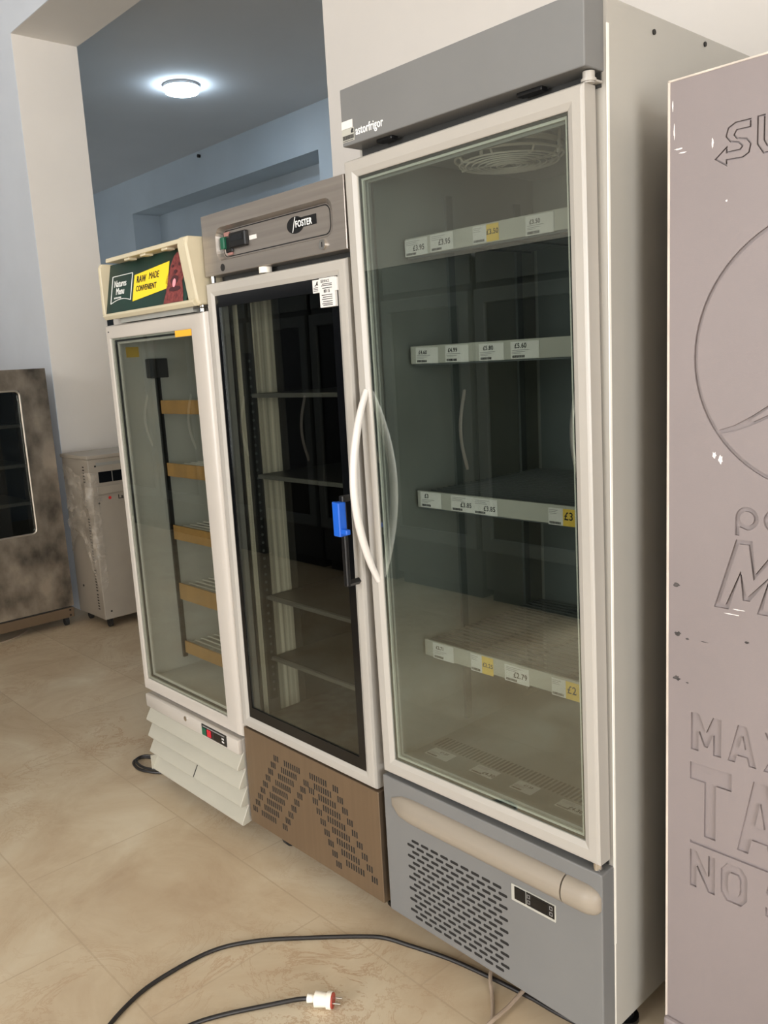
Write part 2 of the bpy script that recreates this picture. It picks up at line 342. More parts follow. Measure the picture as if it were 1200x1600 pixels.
# ------------------------------------------------------------------ fridge helpers
def feet(root, spots, h, r=0.022):
    for x, y in spots: MB().cyl((x, y, h*0.5), 'z', r, h, 16).cyl((x, y, 0.006), 'z', r*1.5, 0.012, 16).build('foot', 'black', root, True)
def cabinet(root, x0, x1, y0, y1, z0, z1, cav, m, ml, name='body'):
    cx0, cx1, cy1, cz0, cz1 = cav
    b = MB()
    b.quad((x0,y0,z0),(x0,y0,z1),(x0,y1,z1),(x0,y1,z0)); b.quad((x1,y0,z0),(x1,y1,z0),(x1,y1,z1),(x1,y0,z1))
    b.quad((x0,y0,z1),(x1,y0,z1),(x1,y1,z1),(x0,y1,z1)); b.quad((x0,y0,z0),(x0,y1,z0),(x1,y1,z0),(x1,y0,z0)); b.quad((x0,y1,z0),(x0,y1,z1),(x1,y1,z1),(x1,y1,z0))
    b.quad((x0,y0,z0),(x1,y0,z0),(x1,y0,cz0),(x0,y0,cz0)); b.quad((x0,y0,cz1),(x1,y0,cz1),(x1,y0,z1),(x0,y0,z1))
    b.quad((x0,y0,cz0),(cx0,y0,cz0),(cx0,y0,cz1),(x0,y0,cz1)); b.quad((cx1,y0,cz0),(x1,y0,cz0),(x1,y0,cz1),(cx1,y0,cz1))
    b.keep = True
    o = b.build(name, m, root)
    l = inner_box(cx0, cx1, y0, cy1, cz0, cz1).build('liner', ml, root)
    return o, l
def wire_shelf(x0, x1, y0, y1, z, pitch=0.022, r=0.0022):
    b = MB(); y = y0
    while y <= y1: b.box(x0, x1, y-r, y+r, z-r, z+r); y += pitch
    for k in range(5):
        x = x0+(x1-x0)*k/4; b.box(x-r*1.4, x+r*1.4, y0, y1, z-3.4*r, z-r)
    return b

# ------------------------------------------------------------------ tall grey display fridge
G = thing('display_fridge', 'tallest grey upright display fridge with price labels behind its glass door', 'fridge', (0,0,0))
W = 0.68
cabinet(G, 0.0, W, 0.047, 0.75, 0.087, 2.195, (0.04, 0.642, 0.66, 0.535, 2.05), 'grey_side', 'liner')
MB().box(0, 0.012, 0.0472, 0.0475, 0.087, 2.195).box(W-0.001, W+0.0012, 0.0455, 0.052, 0.3, 2.15).box(W-0.001, W+0.0012, 0.0465, 0.0495, 0.1, 0.3).build('seam_strip', 'white_strip', G)
feet(G, ((0.05, 0.22), (0.62, 0.18), (0.06, 0.68), (0.62, 0.68)), 0.087)
MB().box(0.012, 0.668, 0.043, 0.0469, 2.044, 2.076).build('gap_strip', 'gasket_dark', G)  # dark strip paints the shade in the gap under the header
MB().box(0.012, 0.668, 0.043, 0.0469, 0.487, 0.512).build('gap_strip', 'gasket_dark', G)  # dark strip paints the shade in the gap over the base
# base section
MB().box(0.0, W, 0.0, 0.047, 0.087, 0.486, 0.003).build('base_panel', 'grey_paint', G)
bb = MB(); b_pts = []
def bulge(x0, x1, name, m, cap0, cap1):
    prof = [(0.0, 0.452)]; n = 12
    for k in range(n+1):
        a = math.radians(90-180*k/n); prof.append((-0.026*math.cos(a), 0.4175+0.034*math.sin(a)-0.010*(1-math.cos(a))*0))
    rings = []; segs = 14
    for i in range(segs+1):
        t = i/segs; x = x0+(x1-x0)*t; s = 1.0
        if cap0 and t < 0.18: s = math.sqrt(max(0, 1-(1-t/0.18)**2))
        if cap1 and t > 0.55: s = math.sqrt(max(0.02, 1-((t-0.55)/0.45)**2))
        rings.append([(x, min(-0.0006, y*max(s, .03)), 0.4175+(z-0.4175)*(0.35+0.65*s)) for y, z in prof[1:]] + [(x, 0.004, 0.4175-0.034*(0.35+0.65*s)), (x, 0.004, 0.4175+0.034*(0.35+0.65*s))])
    return MB().loft(rings, cap=True).build(name, m, G, True)
bulge(0.03, 0.588, 'bumper', 'beige', True, False)
bulge(0.592, 0.678, 'bumper', 'beige', False, True)
vb = MB(); row = 0; z = 0.332
while z > 0.10:
    x = 0.083+(0.0172 if row % 2 == 0 else 0.0)
    while x < 0.41:
        vb.prism(rrect(x, x+0.0265, z-0.0038, z+0.0038, 0.0036, 3), 'y', -0.0006, 0.0006); x += 0.0345
    z -= 0.0158; row += 1
vb.build('vent_slots', 'slot', G)
cp = MB().box(0.435, 0.560, -0.003, 0.002, 0.319, 0.361, 0.001).build('control_panel', 'strip', G)
MB().box(0.446, 0.4775, -0.0055, -0.003, 0.327, 0.359, 0.001).build('rocker_switch', 'black_gloss', cp)
ds = MB().box(0.480, 0.558, -0.0042, -0.003, 0.3265, 0.3595).build('display', 'black', cp)
MB().box(0.494, 0.538, -0.0047, -0.0042, 0.331, 0.355).build('screen', 'black_gloss', cp)
for x, zz in ((0.4865, 0.350), (0.4865, 0.336), (0.549, 0.350), (0.549, 0.336)):
    MB().rectring([(x-.004,x+.004,zz-.0045,zz+.0045,-.0045),(x-.0028,x+.0028,zz-.0033,zz+.0033,-.0045),(x-.0028,x+.0028,zz-.0033,zz+.0033,-.0041),(x-.004,x+.004,zz-.0045,zz+.0045,-.0041)]).build('button', 'ink_grey', cp)
# header
hd = MB().box(0.0065, 0.6726, -0.0125, 0.050, 2.070, 2.195, 0.0025).build('header', 'grey_paint', G)
text('lettering', 'astorfrigor', 0.027, 'sign_white', hd, (0.055, -0.0131, 2.087), sx=0.73, bold=0.0003)
stk = MB().box(0.008, 0.050, -0.0134, -0.0127, 2.078, 2.106).build('sticker', 'strip', hd)
MB().box(0.008, 0.046, -0.0138, -0.0127, 2.1065, 2.124).build('sticker', 'paper', hd)
bc = MB(); x = 0.0105
while x < 0.048: wv = random.choice((0.0007, 0.0012, 0.0018)); bc.box(x, x+wv, -0.0139, -0.0133, 2.083, 2.092); x += wv+0.0009
bc.box(0.011, 0.046, -0.0139, -0.0133, 2.0795, 2.0808)
for i in range(5):
    for j in range(5):
        if random.random() < 0.6: bc.box(0.040+i*0.0018, 0.0418+i*0.0018, -0.0139, -0.0133, 2.095+j*0.0018, 2.0968+j*0.0018)
bc.build('barcode', 'ink', hd)
MB().box(0.10, 0.15, 0.008, 0.03, 2.062, 2.0705, 0.002).build('door_catch', 'black', G)
MB().box(0.50, 0.56, 0.012, 0.032, 2.062, 2.0705, 0.002).build('door_catch', 'black', G)
MB().cyl((0.66, 0.018, 2.058), 'z', 0.011, 0.02, 20).cyl((0.66, 0.018, 2.053), 'z', 0.014, 0.005, 20).box(0.645, 0.672, 0.02, 0.045, 2.050, 2.054, 0.001).build('hinge', 'alu', G, True)
MB().cyl((0.66, 0.016, 0.496), 'z', 0.011, 0.018, 20).build('hinge', 'chrome', G, True)
for p in ((0.207, 2.165), (0.408, 2.193-0.012)): MB().cyl((W+0.001, p[0], p[1]), 'x', 0.005, 0.004, 10).build('screw', 'dark', G)
# door: hangs a little low at the handle side
HX, HZ = 0.67, 0.515
def L(x, z): return x-HX, z-HZ
x0, z0 = L(0.0053, 0.505); x1, z1 = L(0.6751, 2.048); a0, c0 = L(0.0456, 0.546); a1, c1 = L(0.6369, 2.009)
dr = MB(); e = 0.007; q = 0.006
dr.rectring([(x0+.003, x1-.002, z0+.002, z1-.002, 0.042), (x0, x1, z0, z1, 0.038), (x0, x1, z0, z1, 0.004), (x0+e*.4, x1-e*.4, z0+e*.4, z1-e*.4, 0.0008), (x0+e, x1-e, z0+e, z1-e, 0.0),
   (a0-.013, a1+.013, c0-.013, c1+.013, 0.0), (a0-.002, a1+.002, c0-.002, c1+.002, 0.0045), (a0, a1, c0, c1, 0.006), (a0, a1, c0, c1, 0.036), (a0-.004, a1+.004, c0-.004, c1+.004, 0.042)])
door = dr.build('door', 'alu', G)
door.location = (HX, 0, HZ); door.rotation_euler = (0, -0.0098, 0)
MB().rectring([(a0-.001,a1+.001,c0-.001,c1+.001,.010),(a0+.006,a1-.006,c0+.006,c1-.006,.0105),(a0+.006,a1-.006,c0+.006,c1-.006,.012),(a0-.001,a1+.001,c0-.001,c1+.001,.012)]).build('gasket', 'gasket_dark', door)
MB().rectring([(a0,a1,c0,c1,.012),(a0+.011,a1-.011,c0+.011,c1-.011,.013),(a0+.011,a1-.011,c0+.011,c1-.011,.019),(a0,a1,c0,c1,.019)]).build('glazing_bead', 'gasket_light', door)
MB().rectring([(a0+.004,a1-.004,c0+.004,c1-.004,.021),(a0+.016,a1-.016,c0+.016,c1-.016,.024),(a0+.016,a1-.016,c0+.016,c1-.016,.032),(a0+.004,a1-.004,c0+.004,c1-.004,.032)]).build('gasket', 'gasket', door)
MB().box(a0-.001, a1+.001, 0.0085, 0.0095, c0-.001, c1+.001).build('glass', 'glass3', door)
hp = []
for k in range(13):
    t = k/12; zz = 1.512-(1.512-1.030)*t; hp.append((0.031-HX, 0.004-0.062*math.sin(math.pi*t)**0.85, zz-HZ))
MB().tube(hp, lambda t: 0.0105-0.003*abs(2*t-1)**3, 12, 4).build('handle', 'handle_grey', door, True)
# fan grille in the ceiling of the cabinet
fg = MB(); fc = Vector((0.315, 0.215, 2.0))
for rr, dz, th in ((0.118, 0.03, 0.006), (0.122, 0.012, 0.003), (0.112, 0.0, 0.0022), (0.098, -0.002, 0.0018), (0.084, -0.003, 0.0018), (0.070, -0.004, 0.0018), (0.056, -0.005, 0.0018), (0.042, -0.006, 0.0018), (0.028, -0.006, 0.0018)):
    fg.tube([fc+Vector((rr*math.cos(2*math.pi*i/36), rr*math.sin(2*math.pi*i/36), dz)) for i in range(36)], th, 6, closed=True)
for a in range(4):
    an = math.radians(45*a+20); d = Vector((math.cos(an), math.sin(an), 0)); fg.tube([fc-d*0.122+Vector((0,0,.012)), fc-d*0.112, fc+d*0.112, fc+d*0.122+Vector((0,0,.012))], 0.0025, 6)
for a in (100, 190, 280, 10):
    an = math.radians(a); d = Vector((math.cos(an), math.sin(an), 0)); fg.tube([fc+d*0.122+Vector((0,0,0)), fc+d*0.126+Vector((0,0,.05))], 0.004, 6)
fg.build('fan_grille', 'white_strip', G, True)
MB().cyl((fc.x, fc.y, 2.035), 'z', 0.105, 0.026, 32).build('fan_housing', 'liner_dark', G, True)
# back evaporator panel and shelf uprights
MB().box(0.06, 0.20, 0.645, 0.659, 0.56, 1.95, 0.003).box(0.24, 0.60, 0.650, 0.659, 0.56, 1.95, 0.003).build('back_panel', 'liner_dark', G)
for px, py in ((0.0445, 0.30), (0.0445, 0.58), (0.6375, 0.2), (0.6375, 0.58)):
    u = MB(); u.box(px-0.004, px+0.004, py-0.012, py+0.012, 0.56, 1.98)
    u.build('shelf_upright', 'liner_dark', G)
for zt in (1.862, 1.604, 1.241, 0.842):
    sh = wire_shelf(0.058, 0.634, 0.134, 0.62, zt-0.006).build('shelf', 'wire', G)
    MB().box(0.058, 0.634, 0.1255, 0.132, zt-0.042, zt+0.001, 0.0012).build('price_rail', 'strip', sh)
    MB().box(0.058, 0.634, 0.132, 0.15, zt-0.046, zt-0.040).build('rail_lip', 'wire', sh)
dk = MB().box(0.045, 0.637, 0.066, 0.65, 0.50, 0.5345, 0.003).build('bottom_deck', 'liner', G)
gr = MB()
for i in range(46):
    x = 0.055+i*0.0126; gr.box(x, x+0.006, 0.145, 0.20, 0.5343, 0.5356)
gr.build('deck_slots', 'shelf_dark', dk)

# price cards, each a card of its own
def bars(b, x0, x1, z0, z1, f):
    x = x0
    while x < x1:
        wv = random.choice((0.0006, 0.001, 0.0015)); b.box(*f(x, min(x+wv, x1), z0, z1)); x += wv+random.choice((0.0005, 0.0009))
def price_card(x0, x1, z0, z1, price, label, px, pz, size, yellow=None, faint=False, tilt=0.0, flat=False):
    w_, h_ = x1-x0, z1-z0
    if flat: r = thing('price_card', label, 'price tag', (x0, z0, 0.5349), 'price tags in the tall grey fridge')
    else: r = thing('price_card', label, 'price tag', (x0, 0.1252, z0), 'price tags in the tall grey fridge')
    T = (lambda a,b,c,d,e=0.0: (a,b,c,d,0.0004+e,0.0009+e)) if flat else (lambda a,b,c,d,e=0.0: (a,b,-0.0009-e,-0.0004-e,c,d))
    face = '+z' if flat else '-y'
    P = (lambda a,c: (a, c, 0.0011)) if flat else (lambda a,c: (a, -0.0011, c))
    xw = w_*(yellow if yellow else 1)
    MB().box(*T(0, xw, 0, h_)).build('card', 'paper', r)
    if yellow: MB().box(*T(xw, w_, 0, h_)).build('offer_panel', 'yellow', r)
    text('price', price, size, 'ink_grey' if faint else 'ink', r, P(px*w_, pz*h_), face, bold=0.0004, sx=0.9, depth=0.0001)
    b = MB()
    g = lambda a,b_,c,d: T(a,b_,c,d,0.0004)
    bars(b, 0.06*xw, 0.5*xw if not yellow else 0.85*xw, 0.06*h_, 0.2*h_, g)
    b.build('barcode', 'ink', r)
    t = MB()
    for k, (zz, ll) in enumerate(((0.86, 0.6), (0.76, 0.45), (0.3, 0.3) if pz > 0.45 else (0.66, 0.5))):
        if pz > 0.45 and zz > 0.5 and px < 0.5 and not yellow: zz -= 0.38
        t.box(*g(0.06*xw, (0.06+ll)*xw, zz*h_, zz*h_+0.0011))
    t.build('small_print', 'ink_grey', r)
    if tilt:
        if flat: r.rotation_euler.z = tilt
        else: r.rotation_euler.y = -tilt
    return r
price_card(0.058, 0.134, 1.8205, 1.8595, '£3.95', 'white £3.95 card at the left end of the top shelf rail', 0.36, 0.30, 0.0175)
price_card(0.144, 0.217, 1.8215, 1.8605, '£3.95', 'white £3.95 card second from left on the top shelf rail', 0.36, 0.34, 0.0175)
price_card(0.278, 0.353, 1.8225, 1.8595, '£3.50', 'white and yellow card on the top shelf rail', 0.53, 0.42, 0.0155, yellow=0.53)
price_card(0.427, 0.500, 1.8195, 1.8595, '£3.50', 'white £3.50 card at the right of the top shelf rail', 0.14, 0.58, 0.0125)
price_card(0.077, 0.153, 1.5640, 1.6020, '£4.60', 'white £4.60 card at the left end of the second shelf rail', 0.13, 0.58, 0.0125, tilt=-0.03)
price_card(0.177, 0.251, 1.5630, 1.6025, '£4.99', 'white £4.99 card on the second shelf rail', 0.12, 0.60, 0.0135, tilt=-0.02)
price_card(0.284, 0.357, 1.5620, 1.6005, '£5.80', 'white £5.80 card on the second shelf rail', 0.17, 0.62, 0.0135)
price_card(0.377, 0.455, 1.5630, 1.6005, '£5.60', 'white £5.60 card at the right of the second shelf rail', 0.14, 0.62, 0.0150)
price_card(0.070, 0.142, 1.2010, 1.2400, '£3', 'white £3 card at the left end of the third shelf rail', 0.2, 0.62, 0.0150)
price_card(0.176, 0.2495, 1.2005, 1.2395, '£3.85', 'left of the two touching £3.85 cards on the third shelf rail', 0.42, 0.30, 0.0165)
price_card(0.250, 0.3235, 1.1995, 1.2385, '£3.85', 'right of the two touching £3.85 cards on the third shelf rail', 0.42, 0.26, 0.0165)
price_card(0.470, 0.548, 1.1970, 1.2350, '£3', 'white and yellow £3 card at the right of the third shelf rail', 0.54, 0.36, 0.0250, yellow=0.50)
price_card(0.089, 0.162, 0.7985, 0.8410, '£2.71', 'white £2.71 card at the left end of the lowest shelf rail', 0.15, 0.62, 0.0125)
price_card(0.221, 0.294, 0.7955, 0.8405, '£2.25', 'white and yellow £2.25 card on the lowest shelf rail', 0.53, 0.42, 0.0150, yellow=0.50)
price_card(0.330, 0.404, 0.7965, 0.8375, '£2.79', 'white £2.79 card on the lowest shelf rail', 0.36, 0.32, 0.0190)
price_card(0.469, 0.547, 0.7955, 0.8375, '£2', 'white and yellow £2 card at the right of the lowest shelf rail', 0.55, 0.34, 0.0260, yellow=0.50)
price_card(0.071, 0.149, 0.092, 0.134, '£1.25', 'white card lying at the left end of the bottom deck', 0.4, 0.62, 0.012, flat=True)
price_card(0.225, 0.297, 0.096, 0.137, '£4.30', 'white £4.30 card lying second from left on the bottom deck', 0.48, 0.2, 0.017, flat=True)
price_card(0.355, 0.419, 0.097, 0.140, '£1.25', 'white card lying third from left on the bottom deck', 0.36, 0.60, 0.012, flat=True)
price_card(0.487, 0.560, 0.099, 0.136, '£4.30', 'white £4.30 card lying at the right end of the bottom deck', 0.44, 0.2, 0.017, flat=True)

# ------------------------------------------------------------------ steel fridge in the middle
H = thing('display_fridge', 'stainless steel upright fridge with dark glass door between grey and white fridges', 'fridge', (0, -0.0008, 0))
H.rotation_euler = (-0.0053, 0, 0)
X0, X1 = -0.679, -0.0245
cabinet(H, X0+0.002, X1-0.004, 0.055, 0.72, 0.09, 2.02, (-0.645, -0.070, 0.60, 0.45, 1.82), 'steel', 'steel_in')
MB().box(-0.644, -0.071, 0.585, 0.598, 0.452, 1.818).box(-0.644, -0.6415, 0.235, 0.585, 0.452, 1.818).box(-0.075, -0.0715, 0.06, 0.585, 0.452, 1.818).build('dark_lining', 'steel_black', H)
feet(H, ((-0.60, 0.12), (-0.10, 0.12), (-0.60, 0.66), (-0.10, 0.66)), 0.09)
MB().cyl((-0.585, 0.09, 0.03), 'x', 0.03, 0.02, 24).box(-0.60, -0.57, 0.075, 0.105, 0.03, 0.09).build('castor', 'dark', H, True)
# kick panel with a chevron of slots
MB().box(X0, X1, 0.0, 0.055, 0.090, 0.422, 0.0015).build('base_panel', 'steel_warm', H)
arms = [MB() for _ in range(6)]
def slots(g_, xs, n, z_):
    pt = 0.0094 if n == 3 else 0.0106
    b_ = arms[g_]
    for k in range(n): b_.box(xs+k*pt, xs+k*pt+0.0046, -0.0006, 0.0005, z_-0.0095, z_+0.0095)
for i in range(9):
    zz = 0.3665-i*0.0277
    slots(0, -0.517-0.0177*i, 3, zz-0.001); slots(1, -0.462-0.0186*i, 8, zz-0.002)
    slots(2, -0.333+0.0187*i, 8, zz+0.001); slots(3, -0.224+0.0190*i, 3, zz)
    if i >= 1: slots(4, -0.366-0.0184*(i-1), 3, zz-0.004); slots(5, -0.341+0.0158*(i-1), 3, zz-0.020)
for b_ in arms: b_.build('vent_slots', 'slot', H)
# header with recessed control strip
hb = MB(); ro = rrect(-0.607, -0.073, 1.884, 1.977, 0.028, 6); ri = rrect(-0.600, -0.101, 1.891, 1.970, 0.024, 6)
n = len(ro)
def outer(p):
    return p
O = [(X0+0.0015, 1.8485), (X1-0.0015, 1.8485), (X1-0.0015, 2.0185), (X0+0.0015, 2.0185)]
bm = hb.bm
of = [bm.verts.new((x, 0.0, z)) for x, z in O]; inf = [bm.verts.new((x, 0.0, z)) for x, z in ro]; inb = [bm.verts.new((x, 0.020, z)) for x, z in ri]
o2 = [bm.verts.new((x, 0.002, z)) for x, z in ((X0, 1.847), (X1, 1.847), (X1, 2.02), (X0, 2.02))]; ob = [bm.verts.new((v.co.x, 0.055, v.co.z)) for v in o2]
for i in range(4):
    bm.faces.new((of[i], of[(i+1) % 4], o2[(i+1) % 4], o2[i])); bm.faces.new((o2[i], o2[(i+1) % 4], ob[(i+1) % 4], ob[i]))
for i in range(n): bm.faces.new((inf[i], inf[(i+1) % n], inb[(i+1) % n], inb[i]))
bm.faces.new(inb)
# front face between outer rectangle and rounded opening: corners 2,3,0,1 match arcs 0..3
arc = n//4; corner = [2, 3, 0, 1]
for k in range(4):
    vs_ = inf[k*arc:(k+1)*arc]; c = of[corner[k]]
    for i in range(len(vs_)-1): bm.faces.new((c, vs_[i], vs_[i+1]))
    nx = inf[((k+1) % 4)*arc]; c2 = of[corner[(k+1) % 4]]
    bm.faces.new((c, vs_[-1], nx, c2))
bmesh.ops.recalc_face_normals(bm, faces=bm.faces[:]); hb.keep = True
hd2 = hb.build('header', 'steel', H)
ln = MB(); o_, i_ = rrect(-0.598, -0.104, 1.894, 1.968, 0.022, 6), rrect(-0.5955, -0.1065, 1.8965, 1.9655, 0.02, 6)
ln.loft([[(x, 0.0192, z) for x, z in o_], [(x, 0.0192, z) for x, z in i_], [(x, 0.0199, z) for x, z in i_], [(x, 0.0199, z) for x, z in o_]], closed_profile=True)
ln.build('panel_outline', 'black', hd2)
MB().box(-0.548, -0.466, 0.006, 0.0195, 1.914, 1.956, 0.003).box(-0.578, -0.545, 0.013, 0.0195, 1.905, 1.948, 0.002).build('controller', 'black', hd2)
MB().box(-0.535, -0.478, 0.0052, 0.0062, 1.932, 1.948).build('display', 'black_gloss', hd2)
MB().box(-0.592, -0.572, 0.004, 0.0195, 1.916, 1.950, 0.003).build('power_switch', 'green_switch', hd2)
MB().box(-0.585, -0.558, 0.015, 0.0195, 1.951, 1.963, 0.001).box(-0.572, -0.548, 0.015, 0.0195, 1.898, 1.908, 0.001).build('torn_label', 'torn', hd2)
sb = MB().box(-0.462, -0.428, 0.0185, 0.0199, 1.927, 1.9385).build('sticker', 'paper', hd2)
lg = MB(); lg.prism([(-0.249+0.036*math.cos(2*math.pi*i/30), 1.936+0.0215*math.sin(2*math.pi*i/30)) for i in range(30)], 'y', 0.0184, 0.0199); lg.box(-0.24, -0.160, 0.0184, 0.0199, 1.927, 1.9515)
lg = lg.build('badge', 'black', hd2)
text('badge_lettering', 'FOSTER', 0.0225, 'sign_white', lg, (-0.247, 0.0178, 1.9295), bold=0.0004, sx=0.84)
MB().prism([(-0.262, 1.918), (-0.2595, 1.918), (-0.246, 1.956), (-0.2485, 1.956)], 'y', 0.0180, 0.0186).build('badge_stroke', 'sign_white', lg)
MB().cyl((-0.114, -0.002, 1.868), 'y', 0.0125, 0.008, 24).build('lock', 'chrome', hd2, True)
MB().box(-0.1155, -0.1125, -0.0068, -0.0058, 1.862, 1.874).build('keyhole', 'ink', hd2)
MB().cyl((-0.580, 0.0, 1.865), 'y', 0.0105, 0.002, 20).build('plug_hole', 'slot', hd2)
MB().cyl((-0.395, 0.018, 1.838), 'z', 0.018, 0.016, 20).build('door_switch', 'plug', H, True)
MB().cyl((-0.655, 0.012, 1.838), 'z', 0.008, 0.018, 16).build('hinge', 'chrome', H, True)
MB().box(-0.66, -0.04, 0.047, 0.0545, 1.82, 1.86).build('gap_strip', 'gasket_dark', H)
# door
A0, A1, C0, C1 = -0.645, -0.0735, 0.4645, 1.790
dm = MB(); e = 0.010
dm.rectring([(-0.680, -0.0336, 0.427, 1.828, 0.045), (-0.681, -0.0336, 0.427, 1.828, 0.008), (-0.679, -0.0366, 0.430, 1.825, 0.001), (-0.672, -0.0436, 0.437, 1.818, 0.0),
   (A0-0.012, A1+0.012, C0-0.012, C1+0.012, 0.0), (A0, A1, C0, C1, 0.005), (A0, A1, C0, C1, 0.040), (A0-.004, A1+.004, C0-.004, C1+.004, 0.045)])
D2 = dm.build('door', 'alu', H)
MB().rectring([(A0,A1,C0,C1,.0065),(A0+.017,A1-.030,C0+.034,C1-.034,.0065),(A0+.017,A1-.030,C0+.034,C1-.034,.010),(A0,A1,C0,C1,.010)]).build('glass_border', 'black_gloss', D2)
MB().box(A0, A1, 0.0105, 0.0115, C0, C1).build('glass', 'glass2', D2)
MB().rectring([(A0+.004,A1-.004,C0+.004,C1-.004,.022),(A0+.014,A1-.014,C0+.014,C1-.014,.024),(A0+.014,A1-.014,C0+.014,C1-.014,.040),(A0+.004,A1-.004,C0+.004,C1-.004,.040)]).build('gasket', 'gasket', D2)
hm = MB(); hx = -0.052
hm.tube([(hx, 0.0, 1.2345), (hx, -0.040, 1.2345)], 0.009, 4); hm.tube([(hx, 0.0, 1.012), (hx, -0.040, 1.012)], 0.009, 4)
hm.box(hx-0.008, hx+0.008, -0.046, -0.034, 1.004, 1.243, 0.003)
hm.build('handle', 'black', D2)
s1 = MB().box(-0.168, -0.070, -0.0005, 0.0062, 1.754, 1.786).build('label', 'paper', D2)
s2 = MB().box(-0.140, -0.079, -0.0012, 0.0062, 1.716, 1.788).build('label', 'paper', D2)
text('label_print', 'SERVFACE', 0.0105, 'ink', s2, (-0.134, -0.0016, 1.7765), sx=0.75, depth=0.0001)
text('label_print', '80115', 0.0105, 'ink', s2, (-0.123, -0.0016, 1.752), sx=0.85, bold=0.0003, depth=0.0001)
lp = MB()
for k, zz in enumerate((1.772, 1.768, 1.762, 1.745, 1.740, 1.735, 1.729, 1.724, 1.720)): lp.box(-0.128-(0.004 if k % 2 else 0), -0.090, -0.0016, -0.0012, zz, zz+0.0018)
for zz in (1.766, 1.762, 1.758): lp.box(-0.164, -0.146, -0.001, -0.0004, zz, zz+0.0014)
lp.prism([(-0.160, 1.7715), (-0.154, 1.774), (-0.150, 1.781), (-0.146, 1.782), (-0.147, 1.777), (-0.145, 1.771), (-0.150, 1.773), (-0.158, 1.770)], 'y', -0.001, -0.0004)
lp.build('label_print', 'ink', s1)
# shelves and racking
for zt in (1.4965, 1.244, 0.850, 0.645):
    s_ = MB().box(-0.632, -0.078, 0.112, 0.57, zt-0.006, zt, 0.001).build('shelf', 'shelf_dark', H)
    MB().box(-0.632, -0.078, 0.100, 0.112, zt-0.013, zt, 0.002).build('shelf_lip', 'shelf_metal', s_)
MB().box(-0.6445, -0.6400, 0.128, 0.205, 0.452, 1.818, 0.001).build('light_streak', 'steel_light_streak', H)  # light streak on the steel wall, painted as a pale strip
MB().box(-0.6445, -0.6400, 0.062, 0.078, 0.452, 1.818, 0.001).build('light_streak', 'steel_light_streak', H)  # second painted light streak, nearer the door
for yy in (0.090, 0.50):
    rk = MB().box(-0.6445, -0.636, yy, yy+0.026, 0.50, 1.62).build('rack_strip', 'shelf_dark', H)
    hl = MB()
    for k in range(42): hl.cyl((-0.6355, yy+0.013, 0.53+k*0.026), 'x', 0.0045, 0.001, 8)
    hl.build('rack_holes', 'liner_dark', rk)
tg = MB().box(-0.068, -0.041, -0.058, -0.0335, 1.140, 1.228, 0.003).box(-0.045, -0.02, -0.054, -0.040, 1.146, 1.160, 0.003).box(-0.075, -0.068, -0.052, -0.042, 1.214, 1.228, 0.002)
tagit(tg.build('handle_tag', 'blue'), 'blue plastic tag clipped round the black door handle', 'tag')

# ------------------------------------------------------------------ small white freezer with a lit-sign header
K = thing('display_freezer', 'white upright freezer with green pet food sign on top', 'freezer', (0, 0, 0))
U0, U1 = -1.366, -0.700
cabinet(K, U0, U1, 0.035, 0.62, 0.075, 1.78, (-1.336, -0.760, 0.52, 0.43, 1.72), 'white_gloss', 'f1_liner')
feet(K, ((-1.28, 0.12), (-0.78, 0.12), (-1.28, 0.55), (-0.78, 0.55)), 0.075)
# header box: cheeks, rails, tilted sign
hk = MB()
hk.prism([(0.035, 1.772), (-0.018, 1.768), (-0.030, 1.786), (-0.030, 1.942), (-0.022, 1.955), (0.10, 1.955), (0.10, 1.772)], 'x', -1.310, -1.293, 0.003)
hk.prism([(0.035, 1.772), (-0.010, 1.768), (-0.020, 1.785), (-0.042, 1.945), (-0.034, 1.968), (0.10, 1.968), (0.10, 1.772)], 'x', -0.742, -0.690, 0.006)
hk.prism([(-0.020, 1.766), (-0.030, 1.778), (-0.026, 1.786), (0.03, 1.786), (0.035, 1.772)], 'x', -1.311, -0.70, 0.002)
hk.prism([(-0.040, 1.950), (-0.038, 1.964), (0.10, 1.966), (0.10, 1.950)], 'x', -1.225, -0.70, 0.003)
hk.box(-1.30, -0.70, 0.03, 0.10, 1.772, 1.952)
hk = hk.build('sign_box', 'cream', K)
clip = MB()
for x in (-1.10, -0.99, -0.85): clip.box(x, x+0.035, -0.034, -0.004, 1.943, 1.951, 0.002)
clip.build('sign_clip', 'cream', hk)
def SY(z): return -0.024+(z-1.786)/(1.952-1.786)*0.034      # tilted plane of the printed sheet
def sgn(pts, d): return [(x, SY(z)-d, z) for x, z in pts]
def flatpoly(name, pts, d, m, parent):
    b = MB(); top = [b.bm.verts.new(p) for p in sgn(pts, d+0.0004)]; bot = [b.bm.verts.new(p) for p in sgn(pts, d)]
    b.bm.faces.new(top); b.bm.faces.new(bot[::-1]); n_ = len(pts)
    for i in range(n_): b.bm.faces.new((top[i], bot[i], bot[(i+1) % n_], top[(i+1) % n_]))
    return b.build(name, m, parent)
sg = flatpoly('printed_sign', [(-1.291, 1.786), (-0.7425, 1.786), (-0.7425, 1.951), (-1.291, 1.951)], 0.0, 'green', K)
flatpoly('yellow_panel', [(-1.098, 1.813), (-0.868, 1.834), (-0.868, 1.917), (-1.098, 1.898)], 0.001, 'sign_yellow', sg)
def sign_text(name, s, size, m, loc, **k):
    o = text(name, s, size, m, sg, (0, 0, 0), **k)
    o.data.transform(Matrix.Rotation(math.atan(-0.034/0.166), 4, 'X'))
    o.data.transform(Matrix.Translation((loc[0], SY(loc[1])-0.0024, loc[1]))); return o
sign_text('sign_lettering', 'RAW', 0.031, 'ink', (-1.078, 1.871), bold=0.0006, sx=0.86)
